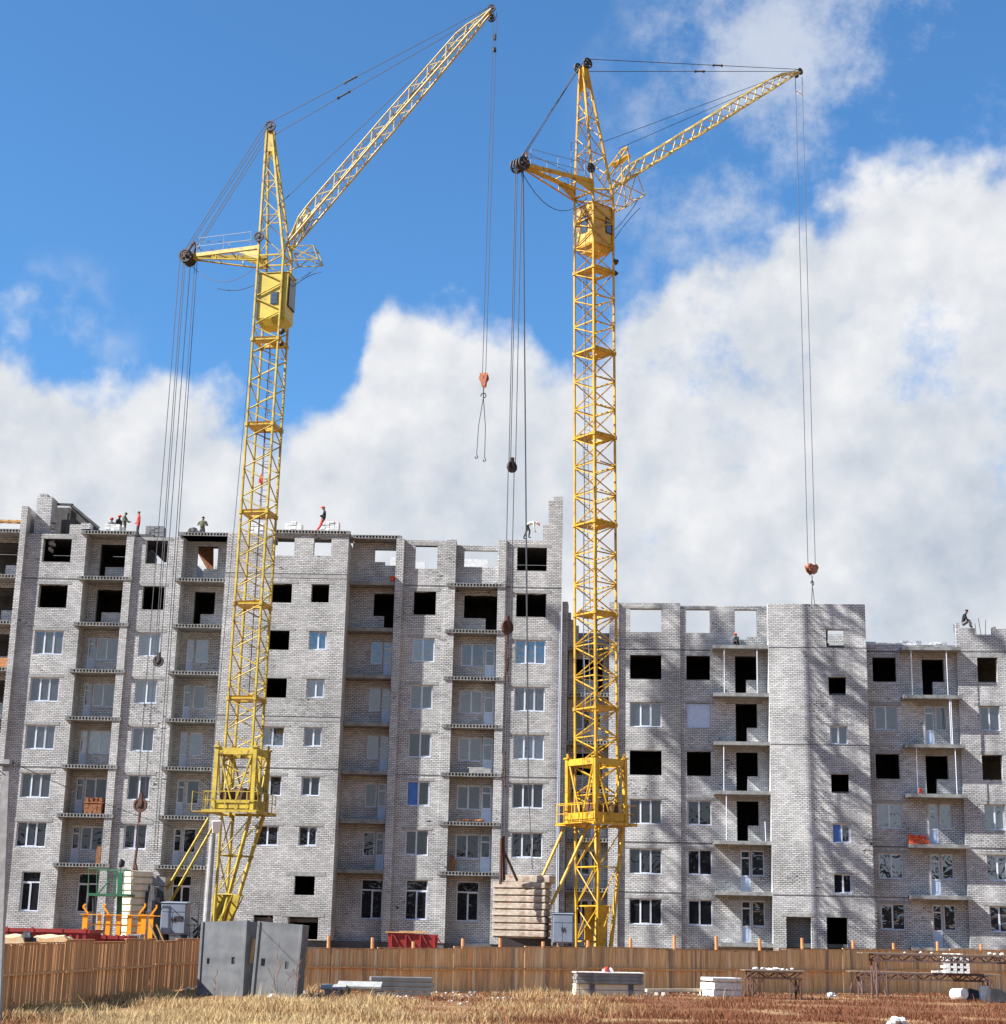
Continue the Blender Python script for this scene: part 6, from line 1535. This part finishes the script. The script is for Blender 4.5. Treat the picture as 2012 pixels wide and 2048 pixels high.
person(q,.4,J_(),('c_grey','c_navy','skin','c_black'),'person in an orange helmet, mostly hidden behind the white brick pile',helmet='helmet')
q=roof_spot(237,3.0)
person(q,1.0,J_(haL=(-.1,-.3,1.05),haR=(.1,-.3,1.05)),('c_black','c_grey','skin','c_black'),'person in an orange helmet and black jacket standing behind the brick pile',helmet='helmet')
q=roof_spot(248,2.2)
person(q,1.35,J_(elR=(.24,-.14,1.18),haR=(.12,-.40,1.16),elL=(-.24,-.14,1.16),haL=(-.10,-.38,1.14),headt=(0,-.08,1.67)),('c_camo','c_white','skin','c_black'),'bare headed person in dark jacket and pale trousers looking down at his hands')
q=roof_spot(276,1.9)
person(q,-1.2,J_(elL=(-.27,.0,1.16),haL=(-.2,-.18,1.0),anR=(.16,.1,.08)),('c_red','c_black','skin','c_black'),'person in a red and black jacket standing alone left of the grey brick pallet')
q=roof_spot(405,2.9)
person(q,.1,J_(elL=(-.32,-.03,1.18),haL=(-.1,-.22,1.2),elR=(.32,-.03,1.18),haR=(.1,-.22,1.2)),('c_camo','c_navy','skin','c_black'),'person in a camouflage jacket facing the camera, hands before the chest')
q=feet(FL,637,1066,-1.5)
person(q,-1.4,J_(pelvis=(0,.22,.84),waist=(0,.28,.98),chest=(0,.30,1.22),neck=(0,.27,1.37),headb=(0,.24,1.46),headt=(0,.21,1.56),shL=(-.19,.30,1.31),elL=(-.25,.2,1.06),haL=(-.05,.02,1.06),shR=(.19,.30,1.31),elR=(.25,.2,1.04),haR=(.06,.03,1.05),hipL=(-.10,.20,.79),knL=(-.11,.06,.42),anL=(-.12,-.18,.08),toL=(-.13,-.32,.05),hipR=(.10,.20,.79),knR=(.11,.1,.42),anR=(.12,-.12,.08),toR=(.13,-.28,.05)),('c_black','c_red','skin','c_red'),'person in red trousers leaning back with folded arms against a brick pallet',helmet='helmet')
q=feet(FL,1057,1078,.2)
person(q,1.45,J_(pelvis=(0,.08,.86),waist=(0,-.05,.98),chest=(0,-.28,1.03),neck=(0,-.42,1.04),headb=(0,-.50,1.0),headt=(0,-.58,.94),face=(0,-.3,-1),shL=(-.18,-.32,1.0),elL=(-.2,-.34,.72),haL=(-.14,-.40,.45),shR=(.18,-.32,1.0),elR=(.2,-.30,.72),haR=(.12,-.44,.42),hipL=(-.10,.08,.81),knL=(-.1,-.08,.45),anL=(-.12,-.02,.08),toL=(-.12,-.17,.05),hipR=(.10,.08,.81),knR=(.1,.16,.46),anR=(.12,.32,.08),toR=(.13,.18,.05)),('c_white','c_black','skin','c_black'),'person in an orange helmet bending over the wall top left of the high corner',helmet='helmet')
q=feet(FR,1930,1256,.2)
person(q,1.1,J_(pelvis=(0,.1,.28),waist=(0,.08,.44),chest=(0,-.02,.68),neck=(0,-.09,.82),headb=(0,-.12,.92),headt=(0,-.16,1.02),shL=(-.18,-.02,.76),elL=(-.24,-.1,.52),haL=(-.1,-.32,.42),shR=(.18,-.02,.76),elR=(.24,-.1,.52),haR=(.1,-.32,.42),hipL=(-.1,.1,.24),knL=(-.14,-.28,.42),anL=(-.14,-.3,.07),toL=(-.15,-.42,.05),hipR=(.1,.1,.24),knR=(.14,-.28,.42),anR=(.14,-.3,.07),toR=(.15,-.42,.05)),('c_black','c_grey','skin','c_black'),'person crouching on the brickwork at the far right roof')
q=feet(FR,1474,1294,-.75); q.z=ZQ(2)+.47
person(q,-.6,J_(pelvis=(0,.1,.22),waist=(0,.05,.36),chest=(0,-.06,.55),neck=(0,-.12,.68),headb=(0,-.16,.76),headt=(0,-.2,.86),shL=(-.16,-.06,.62),elL=(-.2,-.2,.42),haL=(-.1,-.38,.3),shR=(.16,-.06,.62),elR=(.2,-.2,.42),haR=(.1,-.38,.3),hipL=(-.1,.08,.2),knL=(-.14,-.25,.36),anL=(-.14,-.2,.07),toL=(-.15,-.34,.05),hipR=(.1,.08,.2),knR=(.14,-.25,.36),anR=(.14,-.2,.07),toR=(.15,-.34,.05)),('c_black','c_black','skin','c_black'),'person in a red helmet crouching low on the top balcony of the lower block',helmet='helmet',scale=.8)
q=feet(FR,1653,1300,-.9); q.z=ZQ(2)+.54
person(q,1.5,J_(),('c_red','c_navy','skin','c_black'),'person in a red jacket half hidden in the top opening of the projecting block')

# ------------------------------------------------------------------ dry grass, weeds
def grass():
    N=150000
    # points spread over the field in front of the fences
    px=rng.uniform(-60,2080,N*2); py=rng.uniform(1978,2075,N*2)
    # even on the ground rather than in the picture: keep by distance
    fx=(px-1006)/F; fy=(py-1024)/F
    D=np.outer(np.ones(N*2),Fw)+np.outer(fx,Rv)-np.outer(fy,Uv)
    t=-HC/D[:,2]; P=np.array([0,0,HC])+D*t[:,None]
    lim=np.full(N*2,0.0)
    a=np.array(gnd(-60,2034));b_=np.array(gnd(396,1977));
    # in front of the left fence / the right fence
    xl=P[:,0]; yf=np.where(xl<b_[0]+3.2, a[1]+(b_[1]-a[1])*(xl-a[0])/(b_[0]-a[0]), 0)
    A_=np.array(gnd(596,1984));B_=np.array(gnd(2100,1990))
    yr=A_[1]+(B_[1]-A_[1])*(xl-A_[0])/(B_[0]-A_[0])
    lim=np.where(px<392,np.where(xl<b_[0],yf-.35,65.5),np.where(px<612,63.2,yr-.5))
    ok=P[:,1]<lim
    # sparse strip where the stones lie
    strip=(lim-P[:,1])<1.2
    ok&=~(strip&(rng.random(N*2)<.6))
    P=P[ok][:N]; n=len(P)
    # patchy density
    from mathutils import noise as mn
    d=np.array([mn.noise(Vector((x*.35,y*.35,0))) for x,y in P[:,:2]]); d2=np.array([mn.noise(Vector((x*.12+9,y*.16,3))) for x,y in P[:,:2]])
    keep=rng.random(n)<np.clip(.62+1.8*d,.05,1); P=P[keep]; d2=d2[keep]; d=d[keep]; n=len(P)
    straw=np.clip(.58-.085*(P[:,0]+4)+d2*1.5+d*.35+rng.normal(0,.30,n),0,1)
    h=rng.uniform(.03,.20,n)*np.clip(1+1.7*d,.35,2.2)*(.75+.5*straw); tall=rng.random(n)<.012; h[tall]*=2.2
    w=rng.uniform(.010,.022,n); ang=rng.uniform(0,math.pi*2,n); lean=rng.uniform(.1,.9,n)*h; la=rng.uniform(0,math.pi*2,n)
    c,s=np.cos(ang)*w,np.sin(ang)*w
    z0=np.zeros(n)
    b0=np.stack([P[:,0]-c,P[:,1]-s,z0],1); b1=np.stack([P[:,0]+c,P[:,1]+s,z0],1)
    m0=np.stack([P[:,0]-c*.6+np.cos(la)*lean*.35,P[:,1]-s*.6+np.sin(la)*lean*.35,h*.6],1); m1=m0+np.stack([c*1.2,s*1.2,z0],1)
    tp=np.stack([P[:,0]+np.cos(la)*lean,P[:,1]+np.sin(la)*lean,h],1)
    V=np.stack([b0,b1,m1,m0,tp],1).reshape(-1,3)
    i=np.arange(n)*5
    loops=np.stack([i,i+1,i+2,i+3, i+3,i+2,i+4],1).reshape(-1)
    me=bpy.data.meshes.new('grass'); me.vertices.add(len(V)); me.vertices.foreach_set('co',V.reshape(-1))
    me.loops.add(len(loops)); me.loops.foreach_set('vertex_index',loops.astype(np.int32))
    st=np.stack([np.arange(n)*7,np.arange(n)*7+4],1).reshape(-1); tot=np.tile([4,3],n)
    me.polygons.add(len(st)); me.polygons.foreach_set('loop_start',st.astype(np.int32)); me.polygons.foreach_set('loop_total',tot.astype(np.int32))
    me.update(calc_edges=True)
    at=me.attributes.new('tone','FLOAT','FACE'); at.data.foreach_set('value',np.repeat(straw,2).astype(np.float32))
    m,nt,b=newmat('dry_grass'); L=nt.links; a=_n(nt,'ShaderNodeAttribute',attribute_name='tone'); r=_n(nt,'ShaderNodeValToRGB'); e=r.color_ramp.elements
    e[0].position=0; e[0].color=(.19,.075,.038,1); e[1].position=1; e[1].color=(.50,.37,.19,1); q=e.new(.35); q.color=(.27,.125,.06,1); q=e.new(.6); q.color=(.38,.245,.115,1)
    L.new(a.outputs['Fac'],r.inputs[0]); L.new(r.outputs[0],b.inputs['Base Color']); b.inputs['Roughness'].default_value=.8; b.inputs['Specular IOR Level'].default_value=.2
    tr=_n(nt,'ShaderNodeBsdfTranslucent'); L.new(r.outputs[0],tr.inputs[0]); mx=_n(nt,'ShaderNodeMixShader'); mx.inputs[0].default_value=.3; L.new(b.outputs[0],mx.inputs[1]); L.new(tr.outputs[0],mx.inputs[2]); L.new(mx.outputs[0],nt.nodes['Material Output'].inputs[0])
    me.materials.append(m); o=bpy.data.objects.new('grass',me); C.objects.link(o); tag(o,'dry straw and russet grass covering the field','grass',kind='stuff')
grass()
def weed(px,py,hpx,label,seed,side=6):
    p=gnd(px,py); h=hpx/F*p.y; rs=random.Random(seed); b=MB()
    pts=[Vector((rs.uniform(-.02,.02)*i,rs.uniform(-.02,.02)*i,h*i/6)) for i in range(7)]; b.tube(pts,.016,4)
    for i in range(side):
        t=rs.uniform(.25,.95); k=pts[0].lerp(pts[-1],t); a=rs.uniform(0,6.28); l=h*rs.uniform(.1,.28); b.bar(k,k+Vector((math.cos(a)*l*.6,math.sin(a)*l*.6,l)),.010,n=4)
    o=b.build('dry_weed',M['weed']); o.location=p; tag(o,label,'plant','dry weed stems in the field')
M['weed']=noisemat('weed_stem',(.16,.07,.045),(.26,.13,.08),8,.9)
for i,(px,py,hp,l) in enumerate(((549,2046,125,'tallest dark weed stem, before the right concrete panel'),(428,1998,55,'weed stem before the left concrete panel'),(590,2000,75,'bushy weed at the right edge of the right concrete panel'),(572,1998,48,'shorter weed left of the bushy one at the right concrete panel'),(1155,2048,110,'tall dark weed stem at the left end of the slab bench'),(1470,2046,95,'pale weed stem before the small pale block stack'),(1490,2010,55,'short weed stem just right of the one before the pale block stack'),(1708,2046,75,'slanting dark weed stem left of the long trestles'),(1775,2046,60,'weed stem right of the slanting dark one'),(800,2046,50,'weed stem in the russet patch below the thin slab stack'),(660,2046,60,'weed stem in straw grass below the flat slabs'),(300,2020,55,'weed stem in the shade of the brown fence'),(22,2046,45,'weed stem at the lower left corner'),(1925,2046,50,'weed stem at the lower right border'))):
    weed(px,py,hp,l,i,9 if i==2 else 5)
